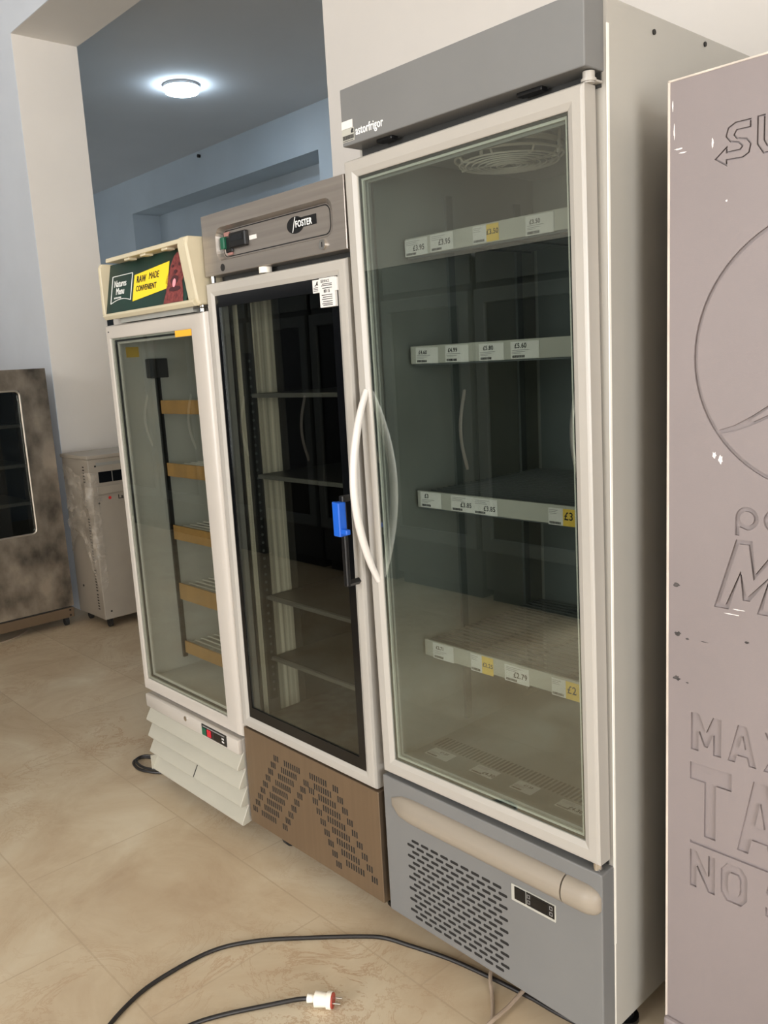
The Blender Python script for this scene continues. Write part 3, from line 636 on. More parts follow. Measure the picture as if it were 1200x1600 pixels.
sign_text('sign_lettering', 'MADE', 0.031, 'ink', (-0.994, 1.8745), sx=0.80)
sign_text('sign_lettering', 'CONVENIENT', 0.026, 'ink', (-1.078, 1.843), bold=0.0003, sx=0.80)
sign_text('sign_lettering', 'Natures', 0.033, 'sign_white', (-1.243, 1.871), sx=0.84)
sign_text('sign_lettering', 'Menu', 0.033, 'sign_white', (-1.225, 1.845), sx=0.84)
sign_text('sign_lettering', 'THE REAL FOOD', 0.0075, 'sign_white', (-1.237, 1.832), sx=0.95)
bd = MB()
def sl_line(p, q_, wv=0.0012):
    a = Vector((p[0], SY(p[1])-0.0018, p[1])); b = Vector((q_[0], SY(q_[1])-0.0018, q_[1])); bd.tube([a, b], wv, 6)
pl = [(-1.259, 1.817), (-1.259, 1.908), (-1.113, 1.908), (-1.113, 1.821)]
for i in range(3): sl_line(pl[i], pl[i+1])
arc_ = [(-1.259+0.146*t/8, 1.817+0.004*t/8+0.010*math.sin(math.pi*t/8)) for t in range(9)]
for i in range(8): sl_line(arc_[i], arc_[i+1])
bd.build('sign_border', 'sign_white', sg)
body_d = [(x*0.88-0.115, z) for x, z in [(-0.874, 1.7865), (-0.735, 1.7865), (-0.742, 1.82), (-0.752, 1.845), (-0.745, 1.87), (-0.752, 1.90), (-0.765, 1.922), (-0.786, 1.936), (-0.806, 1.939), (-0.826, 1.928), (-0.842, 1.905), (-0.852, 1.885), (-0.866, 1.864), (-0.872, 1.85), (-0.86, 1.846), (-0.862, 1.82)]]
dg_ = flatpoly('dog_picture', body_d, 0.001, 'dog', sg)
def ell(cx, cz, a, b, n_=18): return [(cx*0.88-0.115+a*math.cos(2*math.pi*i/n_), cz+b*math.sin(2*math.pi*i/n_)) for i in range(n_)]
flatpoly('dog_mouth', ell(-0.806, 1.855, 0.024, 0.014), 0.0018, 'dog_dark', dg_)
flatpoly('dog_tongue', ell(-0.806, 1.846, 0.010, 0.013), 0.0024, 'dog_pink', dg_)
flatpoly('dog_nose', ell(-0.804, 1.880, 0.010, 0.006), 0.0024, 'dog_dark', dg_)
flatpoly('dog_eye', ell(-0.826, 1.898, 0.006, 0.005), 0.0024, 'dog_dark', dg_)
flatpoly('dog_eye', ell(-0.781, 1.901, 0.006, 0.005), 0.0024, 'dog_dark', dg_)
flatpoly('dog_neck_shade', ell(-0.80, 1.828, 0.036, 0.008), 0.0018, 'dog_dark', dg_)
MB().cyl((-0.715, 0.012, 1.7600), 'z', 0.012, 0.018, 16).box(-0.75, -0.70, 0.0, 0.034, 1.7595, 1.7645).build('hinge', 'chrome', K, True)
MB().box(-1.24, -0.75, 0.0, 0.034, 1.752, 1.768).build('gap_strip', 'gasket', K)
# door
B0, B1, E0, E1 = -1.338, -0.776, 0.427, 1.7035
km = MB()
km.rectring([(-1.368, -0.692, 0.380, 1.749, 0.032), (-1.370, -0.690, 0.378, 1.750, 0.022), (-1.369, -0.694, 0.379, 1.750, 0.012), (-1.366, -0.706, 0.382, 1.748, 0.004), (-1.361, -0.722, 0.386, 1.744, 0.0),
  (B0-.004, B1+.004, E0-.004, E1+.004, 0.0), (B0, B1, E0, E1, 0.003), (B0, B1, E0, E1, 0.026), (B0-.003, B1+.003, E0-.003, E1+.003, 0.032)])
D1 = km.build('door', 'white_gloss', K, True)
MB().box(B0, B1, 0.006, 0.007, E0, E1).build('glass', 'glass1', D1)
MB().rectring([(B0,B1,E0,E1,.010),(B0+.006,B1-.006,E0+.006,E1-.006,.011),(B0+.006,B1-.006,E0+.006,E1-.006,.016),(B0,B1,E0,E1,.016)]).build('gasket', 'gasket_light', D1)
MB().rectring([(B0,B1,E0,E1,.016),(B0+.012,B1-.012,E0+.012,E1-.012,.018),(B0+.012,B1-.012,E0+.012,E1-.012,.021),(B0,B1,E0,E1,.021)]).build('gasket', 'gasket_dark', D1)
MB().rectring([(B0,B1,E0,E1,.021),(B0+.020,B1-.020,E0+.020,E1-.020,.024),(B0+.020,B1-.020,E0+.020,E1-.020,.030),(B0,B1,E0,E1,.030)]).build('gasket', 'gasket_light', D1)
MB().box(-1.347, -1.338, -0.0006, 0.001, 1.7245, 1.7285).build('lock_slot', 'ink', D1)
ok = MB().box(-0.878, -0.778, 0.0022, 0.0058, 1.6835, 1.703).build('sticker', 'orange', D1)
# inside
MB().box(-1.3355, -1.310, 0.125, 0.205, 1.556, 1.627, 0.004).build('control_box', 'shelf_dark', K)
MB().box(-1.3355, -1.325, 0.158, 0.176, 0.47, 1.556).build('shelf_upright', 'black', K)
MB().box(-1.3355, -1.3345, 0.055, 0.105, 1.635, 1.672).build('sticker', 'yellow', K)
MB().box(-1.3355, -1.3345, 0.155, 0.180, 1.650, 1.685).build('sticker', 'paper', K)
for za, zb_ in ((1.423, 1.473), (1.188, 1.238), (0.944, 0.999), (0.706, 0.770), (0.488, 0.536)):
    s_ = wire_shelf(-1.330, -0.768, 0.185, 0.50, zb_-0.012, 0.03).build('shelf', 'gasket_light', K)
    MB().box(-1.322, -0.768, 0.165, 0.172, za, zb_, 0.001).build('price_rail', 'tan', s_)
# louvred base
bp_ = MB().box(U0+0.03, U1+0.004, 0.0, 0.06, 0.075, 0.372, 0.004).build('base', 'white_gloss', K)
MB().box(-1.332, -0.694, -0.018, 0.004, 0.322, 0.374, 0.006).build('top_fascia', 'white_gloss', bp_, True)
for zt, zb_ in ((0.327, 0.262), (0.265, 0.196), (0.200, 0.132), (0.136, 0.066)):
    MB().prism([(0.006, zt), (0.0, zt-0.004), (-0.024, zb_+0.020), (-0.028, zb_+0.010), (-0.022, zb_+0.005), (0.006, zb_+0.010)], 'x', -1.326, -0.694, 0.002).build('louvre', 'white_low', bp_)
MB().prism([(-0.0286, 0.146), (-0.0252, 0.153), (-0.0004, 0.192), (-0.0030, 0.193)], 'x', -1.0, -0.9965).build('crack', 'ink', bp_)
MB().box(-1.318, -1.310, -0.0300, -0.006, 0.074, 0.128).build('end_clip', 'white_low', bp_)
cp1 = MB().box(-0.917, -0.760, -0.0205, -0.0175, 0.331, 0.3715, 0.001).build('control_panel', 'shelf_dark', bp_)
MB().box(-0.910, -0.886, -0.0245, -0.0205, 0.334, 0.360, 0.002).build('rocker_switch', 'green_switch', cp1)
MB().box(-0.878, -0.854, -0.0245, -0.0205, 0.336, 0.362, 0.002).build('rocker_switch', 'red_switch', cp1)
MB().box(-0.838, -0.768, -0.0212, -0.0205, 0.335, 0.3605).build('display', 'black_gloss', cp1)
for x, zz in ((-0.786, 0.352), (-0.778, 0.352), (-0.786, 0.341), (-0.778, 0.341)): MB().box(x, x+0.005, -0.0216, -0.0212, zz, zz+0.006).build('button', 'paper', cp1)
MB().box(-0.908, -0.77, -0.0210, -0.0205, 0.364, 0.367).build('panel_print', 'ink_grey', cp1)
MB().cyl((-1.028, -0.019, 0.357), 'y', 0.009, 0.004, 20).build('lock', 'chrome', bp_, True)
cl = MB().tube([(-1.378, 0.16, 0.006), (-1.44, 0.11, 0.006), (-1.52, 0.085, 0.006), (-1.570, 0.055, 0.006), (-1.572, 0.022, 0.006), (-1.545, 0.000, 0.006), (-1.48, -0.008, 0.007), (-1.42, 0.015, 0.006), (-1.378, 0.045, 0.006)], 0.0055, 8, 6)
cl.tube([(-1.378, 0.17, 0.0165), (-1.43, 0.12, 0.0165), (-1.50, 0.095, 0.0155), (-1.556, 0.062, 0.0155), (-1.562, 0.03, 0.0155), (-1.535, 0.008, 0.0155), (-1.47, 0.004, 0.0155), (-1.41, 0.025, 0.0165), (-1.378, 0.055, 0.0165)], 0.005, 8, 6)
tagit(cl.build('power_cord', 'cable', None, True), 'black power cord coiled in a loop beside the white freezer base', 'cord')

# ------------------------------------------------------------------ row of dark fridges across the aisle, mirrored in the glass doors
def opposite_fridge():
    r = thing('display_fridge', 'dark upright fridge in the row across the aisle, only mirrored in the glass doors', 'fridge', (0, 0, 0), 'dark fridges across the aisle')
    MB().box(0.0, 0.80, -0.68, 0.0, 0.08, 2.18, 0.004).build('body', 'shop_dark', r)
    d = MB().rectring([(0.01,0.79,0.34,1.96,0.002),(0.01,0.79,0.34,1.96,0.036),(0.02,0.78,0.35,1.95,0.04),(0.085,0.715,0.42,1.88,0.04),(0.09,0.71,0.425,1.875,0.03),(0.09,0.71,0.425,1.875,0.002)]).build('door', 'shop_frame', r)
    MB().box(0.088, 0.712, 0.012, 0.016, 0.423, 1.877).build('glass', 'black_gloss', d)
    MB().tube([(0.74, 0.036+0.055*math.sin(math.pi*k/10), 1.36-0.05*k) for k in range(11)], 0.011, 10, 3).build('handle', 'handle_grey', d, True)
    MB().box(0.01, 0.79, 0.0, 0.012, 2.0, 2.17, 0.003).build('header', 'shop_frame', r)
    MB().box(0.03, 0.77, -0.64, -0.03, 0.0, 0.085).build('plinth', 'dark', r)
    return r
of_ = opposite_fridge()
def copy_tree(o, parent=None):
    c = o.copy(); COL.objects.link(c)
    if parent: c.parent = parent
    for ch in o.children: copy_tree(ch, c)
    return c
for k in range(7):
    o = of_ if k == 0 else copy_tree(of_)
    o.location = (-1.93-0.83*k, -2.65, 0)

# ------------------------------------------------------------------ steel heated cabinet at the left edge
Q = thing('heated_cabinet', 'mottled stainless steel cabinet with dark glazed door at the left edge', 'cabinet', (0, 0, 0))
qx = -3.72; qy0, qy1 = -0.19, 0.690
qb = MB()
def QX(a0_, a1_, c0_, c1_, x): return [(x, a0_, c0_), (x, a1_, c0_), (x, a1_, c1_), (x, a0_, c1_)]
wy0, wy1, wz0, wz1 = 0.0, 0.517, 0.632, 1.511
qb.loft([QX(qy0, qy1, 0.127, 1.638, qx), [(qx, y, z) for y, z in ((wy0, wz0), (wy1, wz0), (wy1, wz1), (wy0, wz1))]])
qb.loft([QX(wy0, wy1, wz0, wz1, qx), QX(wy0+.005, wy1-.005, wz0+.005, wz1-.005, qx-0.02)])
qb.box(qx-0.6, qx-0.56, qy0, qy1, 0.127, 1.638); qb.box(qx-0.6, qx-0.0005, qy0, qy0+0.02, 0.127, 1.638); qb.box(qx-0.6, qx-0.0005, qy1-0.02, qy1, 0.127, 1.638); qb.box(qx-0.6, qx-0.0005, qy0, qy1, 1.60, 1.638); qb.box(qx-0.6, qx-0.0005, qy0, qy1, 0.127, 0.16)
qb.build('body', 'steel_old', Q)
MB().tube([(qx+0.001, y, z) for y, z in rrect(wy0, wy1, wz0, wz1, 0.03, 5)], 0.006, 6, closed=True).build('window_trim', 'steel_lip', Q, True)
MB().box(qx-0.016, qx-0.012, wy0, wy1, wz0, wz1).build('window_glass', 'glass4', Q)
inner = MB().box(qx-0.555, qx-0.55, qy0+.02, qy1-.02, 0.17, 1.60).build('back_lining', 'steel_black', Q)
for zz in (1.312, 1.068, 0.834): MB().box(qx-0.54, qx-0.03, qy0+0.03, qy1-0.165, zz-0.022, zz, 0.003).build('shelf', 'shelf_metal', Q)
MB().box(qx-0.55, qx+0.004, qy0, qy1-0.004, 0.055, 0.118, 0.003).build('plinth', 'steel_warm', Q)
MB().box(qx-0.5, qx-0.01, qy0+0.02, qy1-0.02, 0.116, 0.130).build('plinth_gap', 'dark', Q)
for yy in (qy0+0.05, qy1-0.05):
    MB().cyl((qx-0.03, yy, 0.026), 'y', 0.026, 0.022, 20).box(qx-0.048, qx-0.012, yy-0.014, yy+0.014, 0.028, 0.056).build('castor', 'dark', Q, True)
    MB().cyl((qx-0.52, yy, 0.026), 'y', 0.026, 0.022, 20).box(qx-0.538, qx-0.502, yy-0.014, yy+0.014, 0.028, 0.056).build('castor', 'dark', Q, True)
for zz in (0.104, 0.070): MB().cyl((qx+0.005, qy1-0.03, zz), 'x', 0.006, 0.004, 12).build('screw', 'ink', Q)
wc = MB().tube([(qx+0.04, -0.12, 0.004), (qx+0.02, 0.12, 0.004), (qx-0.02, 0.30, 0.004), (qx-0.12, 0.42, 0.004)], 0.004, 6, 6)
tagit(wc.build('thin_cord', 'cable_beige', None, True), 'thin pale cord on the floor under the stainless cabinet', 'cord')

# ------------------------------------------------------------------ pale grey machine on castors by the jamb
N_ = thing('floor_machine', 'pale grey boxy machine on castors beside the white jamb', 'machine', (0, 0, 0))
mx0, mx1, my0, my1, mz0, mz1 = -3.815, -3.43, 0.765-0.0, 1.30, 0.062, 1.075
my0 = 0.764
MB().box(mx0, mx1, my0, my1, mz0, mz1, 0.004).build('body', 'machine', N_)
MB().box(mx0-0.008, mx1+0.010, my0-0.008, my1+0.01, mz1, 1.098, 0.004).build('top', 'machine', N_)
MB().box(mx1, mx1+0.012, my0+0.035, my1-0.03, 0.852, 0.905, 0.006).build('ledge', 'machine', N_)
MB().box(mx1-0.002, mx1+0.002, my0+0.05, my1-0.05, 1.030, 1.050, 0.001).build('slot', 'gasket', N_)
MB().box(mx1-0.001, mx1+0.003, my0+0.06, my0+0.40, 0.925, 0.992, 0.001).build('display_window', 'black_gloss', N_)
for i in range(2): MB().box(mx1+0.003, mx1+0.004, my0+0.145+i*0.11, my0+0.149+i*0.11, 0.926, 0.991).build('window_bar', 'gasket', N_)
for a in ((1.03,), (0.80,), (0.112,)): MB().cyl((mx1+0.001, my0+0.045, a[0]), 'x', 0.006, 0.003, 10).build('screw', 'ink', N_)
MB().cyl((mx0+0.11, my0-0.001, 0.245), 'y', 0.008, 0.003, 10).build('screw', 'ink', N_)
text('marking', 'CE', 0.028, 'ink_grey', N_, (mx1+0.0006, my0+0.035, 0.815), '+x')
text('marking', 'La', 0.036, 'ink', N_, (mx1+0.0006, my0+0.172, 0.812), '+x', bold=0.001)
MB().cyl((mx1+0.0006, my0+0.118, 0.826), 'x', 0.010, 0.001, 14).build('red_dot', 'red', N_)
for zs, ze in ((0.93, 1.03), (0.76, 0.86), (0.42, 0.70), (0.24, 0.38), (0.12, 0.22)):
    v = MB(); z = zs
    while z < ze: v.box(mx1-0.085, mx1-0.062, my0-0.001, my0+0.001, z, z+0.007); z += 0.0185
    v.build('vent_slots', 'slot', N_)
for x, y in ((mx0+0.05, my0+0.05), (mx1-0.05, my0+0.05), (mx0+0.05, my1-0.05), (mx1-0.05, my1-0.05)):
    MB().cyl((x, y, 0.028), 'y', 0.028, 0.02, 20).box(x-0.015, x+0.015, y-0.014, y+0.014, 0.03, mz0).build('castor', 'dark', N_, True)
fl = MB(); nu, nv = 26, 40
def film_pt(u, v):
    s_ = u*0.40; top = 1.03-0.06*u+0.02*math.sin(9*u); bot = 0.34+0.30*abs(math.sin(3.1*u+0.4))-0.14*u
    z = top+(bot-top)*v; off = 0.016+0.03*max(0, noise.noise(Vector((u*4, v*6, 1.3))))+0.018*abs(noise.noise(Vector((u*11, v*15, 4.0))))
    if s_ < 0.34: return (mx0+0.045+s_, my0-off, z)
    return (mx1+off*0.6+0.002, my0-0.012+(s_-0.34)*0.9, z)
gv = [[fl.bm.verts.new(film_pt(i/nu, j/nv)) for j in range(nv+1)] for i in range(nu+1)]
for i in range(nu):
    for j in range(nv): fl.bm.faces.new((gv[i][j], gv[i+1][j], gv[i+1][j+1], gv[i][j+1]))
tagit(fl.build('plastic_wrap', 'film', None, True), 'crumpled clear plastic wrap hanging on the pale grey machine corner', 'plastic wrap')

# ------------------------------------------------------------------ drinks cooler with an embossed side panel
B = thing('drinks_cooler', 'tall mauve grey panel with embossed drink slogans at the right edge', 'cooler', (0, 0, 0))
bx0, bx1 = 0.826, 1.375
MB().box(bx0+0.006, bx1-0.006, 0.006, 0.62, 0.165, 2.000, 0.003).build('body', 'shelf_dark', B)
MB().box(bx0, bx0+0.0045, -0.0012, 0.012, 0.165, 2.006, 0.001).box(bx0, bx1, -0.0012, 0.012, 2.003, 2.0065, 0.001).box(bx1-0.0045, bx1, -0.0012, 0.012, 0.165, 2.006, 0.001).build('edge_trim', 'board_edge', B)
MB().box(bx0, bx1, -0.010, 0.02, 0.165, 0.245, 0.006).build('kick_plate', 'board', B)
feet(B, ((bx0+0.06, 0.06), (bx1-0.06, 0.06), (bx0+0.06, 0.56), (bx1-0.06, 0.56)), 0.165)
FEET_DROP = 0.1053  # lowers the whole cooler as part of its enlargement about the camera
loops = []
BLK = {
 'M': [[(0,0),(0,1),(.28,1),(.5,.55),(.72,1),(1,1),(1,0),(.74,0),(.74,.52),(.56,.16),(.44,.16),(.26,.52),(.26,0)]],
 'A': [[(0,0),(.34,1),(.66,1),(1,0),(.74,0),(.67,.2),(.33,.2),(.26,0)], [(.40,.40),(.60,.40),(.50,.72)]],
 'X': [[(0,0),(.34,.5),(.02,1),(.32,1),(.5,.70),(.68,1),(.98,1),(.66,.5),(1,0),(.70,0),(.5,.31),(.30,0)]],
 'I': [[(0,0),(0,1),(1,1),(1,0)]],
 'U': [[(0,1),(.27,1),(.27,.36),(.36,.22),(.64,.22),(.73,.36),(.73,1),(1,1),(1,.28),(.78,0),(.22,0),(0,.28)]],
 'T': [[(0,1),(1,1),(1,.76),(.64,.76),(.64,0),(.36,0),(.36,.76),(0,.76)]],
 'S': [[(0,.04),(0,.28),(.2,.22),(.55,.22),(.66,.3),(.55,.40),(.2,.46),(0,.66),(.08,.88),(.3,1),(.92,.97),(.92,.74),(.4,.79),(.3,.72),(.42,.62),(.78,.56),(1,.34),(.92,.12),(.7,0),(.2,0)]],
 'E': [[(0,0),(0,1),(1,1),(1,.78),(.32,.78),(.32,.61),(.88,.61),(.88,.40),(.32,.40),(.32,.22),(1,.22),(1,0)]],
 'N': [[(0,0),(0,1),(.28,1),(.73,.42),(.73,1),(1,1),(1,0),(.73,0),(.27,.58),(.27,0)]],
 'O': [[(.22,0),(0,.2),(0,.8),(.22,1),(.78,1),(1,.8),(1,.2),(.78,0)], [(.36,.22),(.64,.22),(.72,.32),(.72,.68),(.64,.78),(.36,.78),(.28,.68),(.28,.32)]],
 'G': [[(.22,0),(0,.2),(0,.8),(.22,1),(.95,1),(.95,.78),(.36,.78),(.28,.68),(.28,.32),(.36,.22),(.72,.22),(.72,.38),(.5,.38),(.5,.56),(1,.56),(1,0)]],
 'R': [[(0,0),(0,1),(.78,1),(1,.82),(1,.55),(.85,.40),(1,0),(.70,0),(.56,.36),(.28,.36),(.28,0)], [(.28,.56),(.66,.56),(.72,.64),(.72,.74),(.66,.80),(.28,.80)]],
 'B': [[(0,0),(0,1),(.78,1),(.98,.84),(.98,.64),(.86,.52),(1,.40),(1,.16),(.8,0)], [(.28,.22),(.66,.22),(.72,.40),(.28,.40)], [(.28,.60),(.66,.60),(.70,.78),(.28,.78)]],
 'W': [[(0,1),(.2,0),(.4,0),(.5,.42),(.6,0),(.8,0),(1,1),(.78,1),(.69,.42),(.6,.9),(.4,.9),(.31,.42),(.22,1)]],
 'Y': [[(0,1),(.36,.4),(.36,0),(.64,0),(.64,.4),(1,1),(.7,1),(.5,.62),(.3,1)]],
}
def circ(cx_, cz_, rx, rz, n_=20, a0=0): return [(cx_+rx*math.cos(2*math.pi*i/n_+a0), cz_+rz*math.sin(2*math.pi*i/n_+a0)) for i in range(n_)]
def inset(lp, d):
    A = sum(lp[i][0]*lp[(i+1) % len(lp)][1]-lp[(i+1) % len(lp)][0]*lp[i][1] for i in range(len(lp))); sg_ = 1 if A > 0 else -1; out = []
    for i in range(len(lp)):
        p0, p1, p2 = Vector(lp[i-1]), Vector(lp[i]), Vector(lp[(i+1) % len(lp)])
        e1, e2 = (p1-p0).normalized(), (p2-p1).normalized(); n1, n2 = Vector((-e1.y, e1.x))*sg_, Vector((-e2.y, e2.x))*sg_
        m_ = n1+n2; k_ = d/max(0.45, 1+n1.dot(n2)); out.append(tuple(p1+m_*k_))
    return out
def word(s, x, z0_, h, wd, gap, sh=0.0, line=0.0):
    for ch in s:
        if ch != ' ':
            ww = wd*0.36 if ch == 'I' else (wd*1.12 if ch == 'M' else wd)
            for lp in BLK[ch]:
                q_ = [(x+u*ww+v*sh*h, z0_+v*h) for u, v in lp]; loops.append(q_)
                if line and len(lp) > 5: loops.append(inset(q_, line))
            x += ww+gap
        else: x += wd*0.45
word('MAXIMUM', 0.876, 0.834, 0.073, 0.052, 0.012)
word('TASTE', 0.8745, 0.666, 0.143, 0.080, 0.012)
loops.append([(0.876, 0.6445), (1.325, 0.6445), (1.325, 0.6505), (0.876, 0.6505)])
word('NO SUGAR', 0.876, 0.555, 0.076, 0.050, 0.011)
S_pts = [(0.968,1.917),(0.968,1.903),(0.945,1.903),(0.942,1.898),(0.946,1.893),(0.962,1.889),(0.969,1.880),(0.966,1.866),(0.955,1.860),(0.930,1.861),(0.930,1.852),(0.908,1.867),(0.930,1.884),(0.930,1.875),(0.950,1.875),(0.953,1.879),(0.948,1.884),(0.934,1.888),(0.926,1.898),(0.930,1.911),(0.942,1.917)]
loops.append(S_pts); loops.append(inset(S_pts, 0.0026))
word('UBWAY', 0.977, 1.860, 0.058, 0.048, 0.010, line=0.0026)
cx, cz, cr = 1.100, 1.552, 0.224
loops.append(circ(cx, cz, cr, cr, 80))
# the ring is a groove: outer circle, then the inside again in two fields parted by a wave band
def arcpts(a, b_, r_, n_=50): return [(cx+r_*math.cos(a+(b_-a)*i/n_), cz+r_*math.sin(a+(b_-a)*i/n_)) for i in range(n_+1)]
ri_ = cr-0.0065
def wv(t, up): return (0.018+0.002*(up))*math.sin(2*math.pi*t)
upper_w = [(0.921, 1.4285), (0.948, 1.437), (0.976, 1.452), (1.004, 1.470), (1.05, 1.512), (1.10, 1.560), (1.16, 1.596), (1.23, 1.607), (1.3105, 1.598)]
lower_w = [(0.9255, 1.4225), (0.953, 1.428), (0.98, 1.438), (1.006, 1.450), (1.06, 1.486), (1.11, 1.526), (1.17, 1.555), (1.24, 1.563), (1.3175, 1.556)]
def ang(p): return math.atan2(p[1]-cz, p[0]-cx)
au0, au1 = ang(upper_w[-1]), ang(upper_w[0])+2*math.pi
loops.append(upper_w+arcpts(au0, au1, ri_, 56)[1:-1])
al0, al1 = ang(lower_w[0]), ang(lower_w[-1])
loops.append(lower_w[::-1]+arcpts(al0, al1, ri_, 40)[1:-1])
loops.append([(x, z-0.0055) for x, z in upper_w[2:-1]]+[(x, z+0.0055) for x, z in lower_w[2:-1]][::-1])
word('MAX', 0.917, 1.116, 0.126, 0.092, 0.016, 0.30, line=0.0075)
# rounded lower-case word above it
def letter_p(x): 
    o_ = circ(x+0.020, 1.280, 0.020, 0.020, 24, math.pi)
    loops.append([(x, 1.2495)]+[(x, 1.280)]+o_[-1:0:-1][:18]+[(x+0.0075, 1.2645), (x+0.0075, 1.2495)]); loops.append(circ(x+0.020, 1.280, 0.0120, 0.0120, 20))
def letter_e(x):
    c_ = (x+0.020, 1.280); o_ = [(c_[0]+0.020*math.cos(a), c_[1]+0.020*math.sin(a)) for a in [math.radians(-35-315*i/24*1.0+35*0) for i in range(25)]]
    i_ = [(c_[0]+0.0120*math.cos(a), c_[1]+0.0120*math.sin(a)) for a in [math.radians(197+(325-197)*i/10) for i in range(11)]]
    loops.append(o_+[(c_[0]+0.0196, c_[1]-0.0040)]+i_); 
    loops.append([(c_[0]+0.0120*math.cos(math.radians(18+144*i/10)), c_[1]+0.0120*math.sin(math.radians(18+144*i/10))) for i in range(11)])
letter_p(0.953); letter_e(1.001); letter_p(1.052)
word('S', 1.101, 1.260, 0.040, 0.032, 0.012); word('I', 1.142, 1.260, 0.040, 0.022, 0.01)
def sheet(name, outline, holes, y, depth, m, parent):
    cu = bpy.data.curves.new(name, 'CURVE'); cu.dimensions = '2D'; cu.fill_mode = 'BOTH'; cu.extrude = depth/2
    for lp in [outline]+holes:
        sp = cu.splines.new('POLY'); sp.points.add(len(lp)-1); sp.use_cyclic_u = True
        for p_, (u, v) in zip(sp.points, lp): p_.co = (u, v, 0, 1)
    tmp = bpy.data.objects.new(name+'_tmp', cu); COL.objects.link(tmp); dg = bpy.context.evaluated_depsgraph_get(); dg.update()
    me = bpy.data.meshes.new_from_object(tmp.evaluated_get(dg)); bpy.data.objects.remove(tmp); bpy.data.curves.remove(cu)
    me.transform(Matrix.Translation((0, y+depth/2, 0)) @ FACES['-y']); me.name = name
    return link(name, me, m, parent)
fp = sheet('front_panel', [(bx0+0.004, 0.235), (bx1-0.004, 0.235), (bx1-0.004, 2.004), (bx0+0.004, 2.004)], loops, 0.0, 0.0050, 'board', B)
MB().box(bx0+0.004, bx1-0.004, 0.0050, 0.0066, 0.165, 2.003).build('panel_backing', 'board', B)
def blotch(cx_, cz_, a, b, seed, name, m, y=-0.0004):
    sc = MB(); rnd = random.Random(seed); n_ = 14
    sc.prism([(cx_+a*math.cos(2*math.pi*i/n_)*rnd.uniform(.45, 1.1), cz_+b*math.sin(2*math.pi*i/n_)*rnd.uniform(.45, 1.1)) for i in range(n_)], 'y', y, 0.0002)
    sc.build(name, m, fp)
for i, p in enumerate(((0.846, 1.145, .007, .005), (0.849, 1.052, .008, .006), (0.847, 0.966, .008, .006), (0.868, 1.046, .004, .0025), (0.868, 0.962, .004, .0015), (0.977, 1.062, .005, .003), (0.90, 1.047, .008, .0008))): blotch(*p, i, 'scuff', 'scuff')
for i, p in enumerate(((0.846, 1.896, .009, .0014), (0.838, 1.925, .0012, .014), (0.852, 1.889, .008, .0012), (0.835, 1.965, .0012, .010), (0.905, 1.893, .002, .008), (0.926, 1.378, .005, .008), (0.914, 1.385, .004, .007), (0.93, 1.80, .002, .002), (0.95, 1.108, .016, .001), (0.962, 1.118, .012, .001))): blotch(*p, 50+i, 'scrape', 'scuff_white')

# cooler enlarged about the camera and set back, moving its shade on the fridge
KS = 1.0714; B.location = (bx0, 0, 0)
bake = Matrix.Translation((0, 0, 0)) @ Matrix.Scale(KS, 4) @ Matrix.Translation((-bx0, 0, -FEET_DROP))
def descend(o):
    for ch in o.children: yield ch; yield from descend(ch)
seen = set()
for ch in list(descend(B)):
    if ch.data.name not in seen: seen.add(ch.data.name); ch.data.transform(bake)
B.location = (0.7700, 0.1001, 0.0)

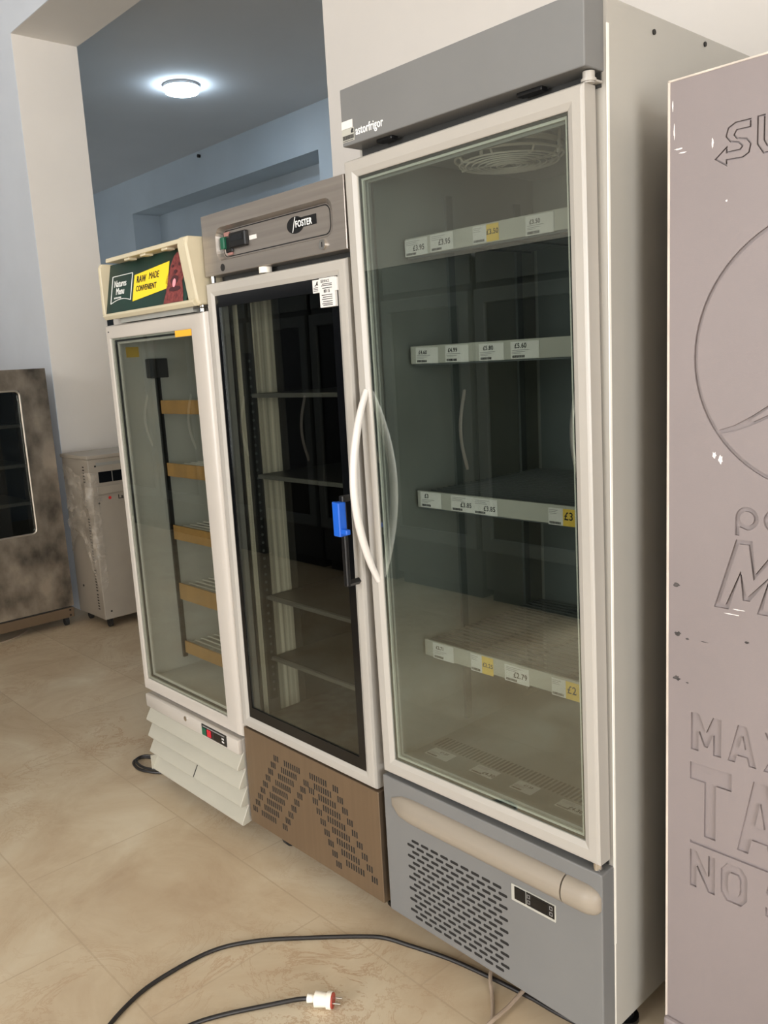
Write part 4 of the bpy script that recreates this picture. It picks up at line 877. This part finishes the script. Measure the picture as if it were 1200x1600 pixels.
# ------------------------------------------------------------------ loose cords on the floor
PC = thing('extension_cord', 'long black cord with white plug curving across the floor before the fridges', 'cord', (0, 0, 0))
MB().tube([(0.70, 0.10, 0.006), (0.518, 0.077, 0.006), (0.425, 0.072, 0.006), (0.294, 0.056, 0.006), (0.178, 0.035, 0.006), (0.068, 0.001, 0.006), (-0.006, -0.025, 0.006), (-0.063, -0.07, 0.006), (-0.164, -0.172, 0.006), (-0.259, -0.278, 0.006), (-0.315, -0.388, 0.006), (-0.322, -0.539, 0.006), (-0.298, -0.642, 0.006), (-0.24, -0.74, 0.006), (-0.17, -0.74, 0.006), (-0.13, -0.64, 0.006), (-0.118, -0.561, 0.006), (-0.088, -0.489, 0.006), (-0.031, -0.395, 0.008), (0.012, -0.338, 0.014), (0.040, -0.318, 0.020)], 0.0056, 10, 8).build('cable', 'cable', PC, True)
pm = Matrix.Translation((0.040, -0.318, 0.021)) @ Matrix.Rotation(math.atan2(0.045, 0.062), 4, 'Z')
pg = MB(); pg.cyl((0.004, 0, 0), 'x', 0.011, 0.022, 20, 0.008); pg.cyl((0.030, 0, 0), 'x', 0.019, 0.034, 24, 0.016); pg.cyl((0.050, 0, 0), 'x', 0.0205, 0.012, 24)
pg.bm.transform(pm); pgo = pg.build('plug', 'plug', PC, True)
pf = MB().cyl((0.0575, 0, 0), 'x', 0.0185, 0.004, 24); pf.bm.transform(pm); pf.build('plug_face', 'plug_red', pgo, True)
for s_ in (1, -1):
    pn = MB().cyl((0.069, 0.0095*s_, 0), 'x', 0.0024, 0.022, 10); pn.bm.transform(pm); pn.build('pin', 'chrome', pgo, True)
gc = MB().tube([(0.27, 0.20, 0.005), (0.292, 0.10, 0.013), (0.304, 0.062, 0.0175), (0.326, 0.035, 0.013), (0.350, 0.012, 0.005), (0.392, -0.036, 0.005), (0.418, -0.080, 0.005), (0.45, -0.16, 0.005)], 0.0050, 8, 8)
tagit(gc.build('cord', 'cable_beige', None, True), 'beige cord hanging out under the tall grey fridge, left of the pair', 'cord')
gc = MB().tube([(0.42, 0.20, 0.005), (0.409, 0.105, 0.013), (0.405, 0.072, 0.0180), (0.406, 0.035, 0.015), (0.408, 0.000, 0.013), (0.411, -0.060, 0.0165), (0.405, -0.10, 0.008), (0.385, -0.17, 0.005)], 0.0052, 8, 8)
tagit(gc.build('cord', 'cable_beige', None, True), 'beige cord crossing over another under the tall grey fridge, right of the pair', 'cord')
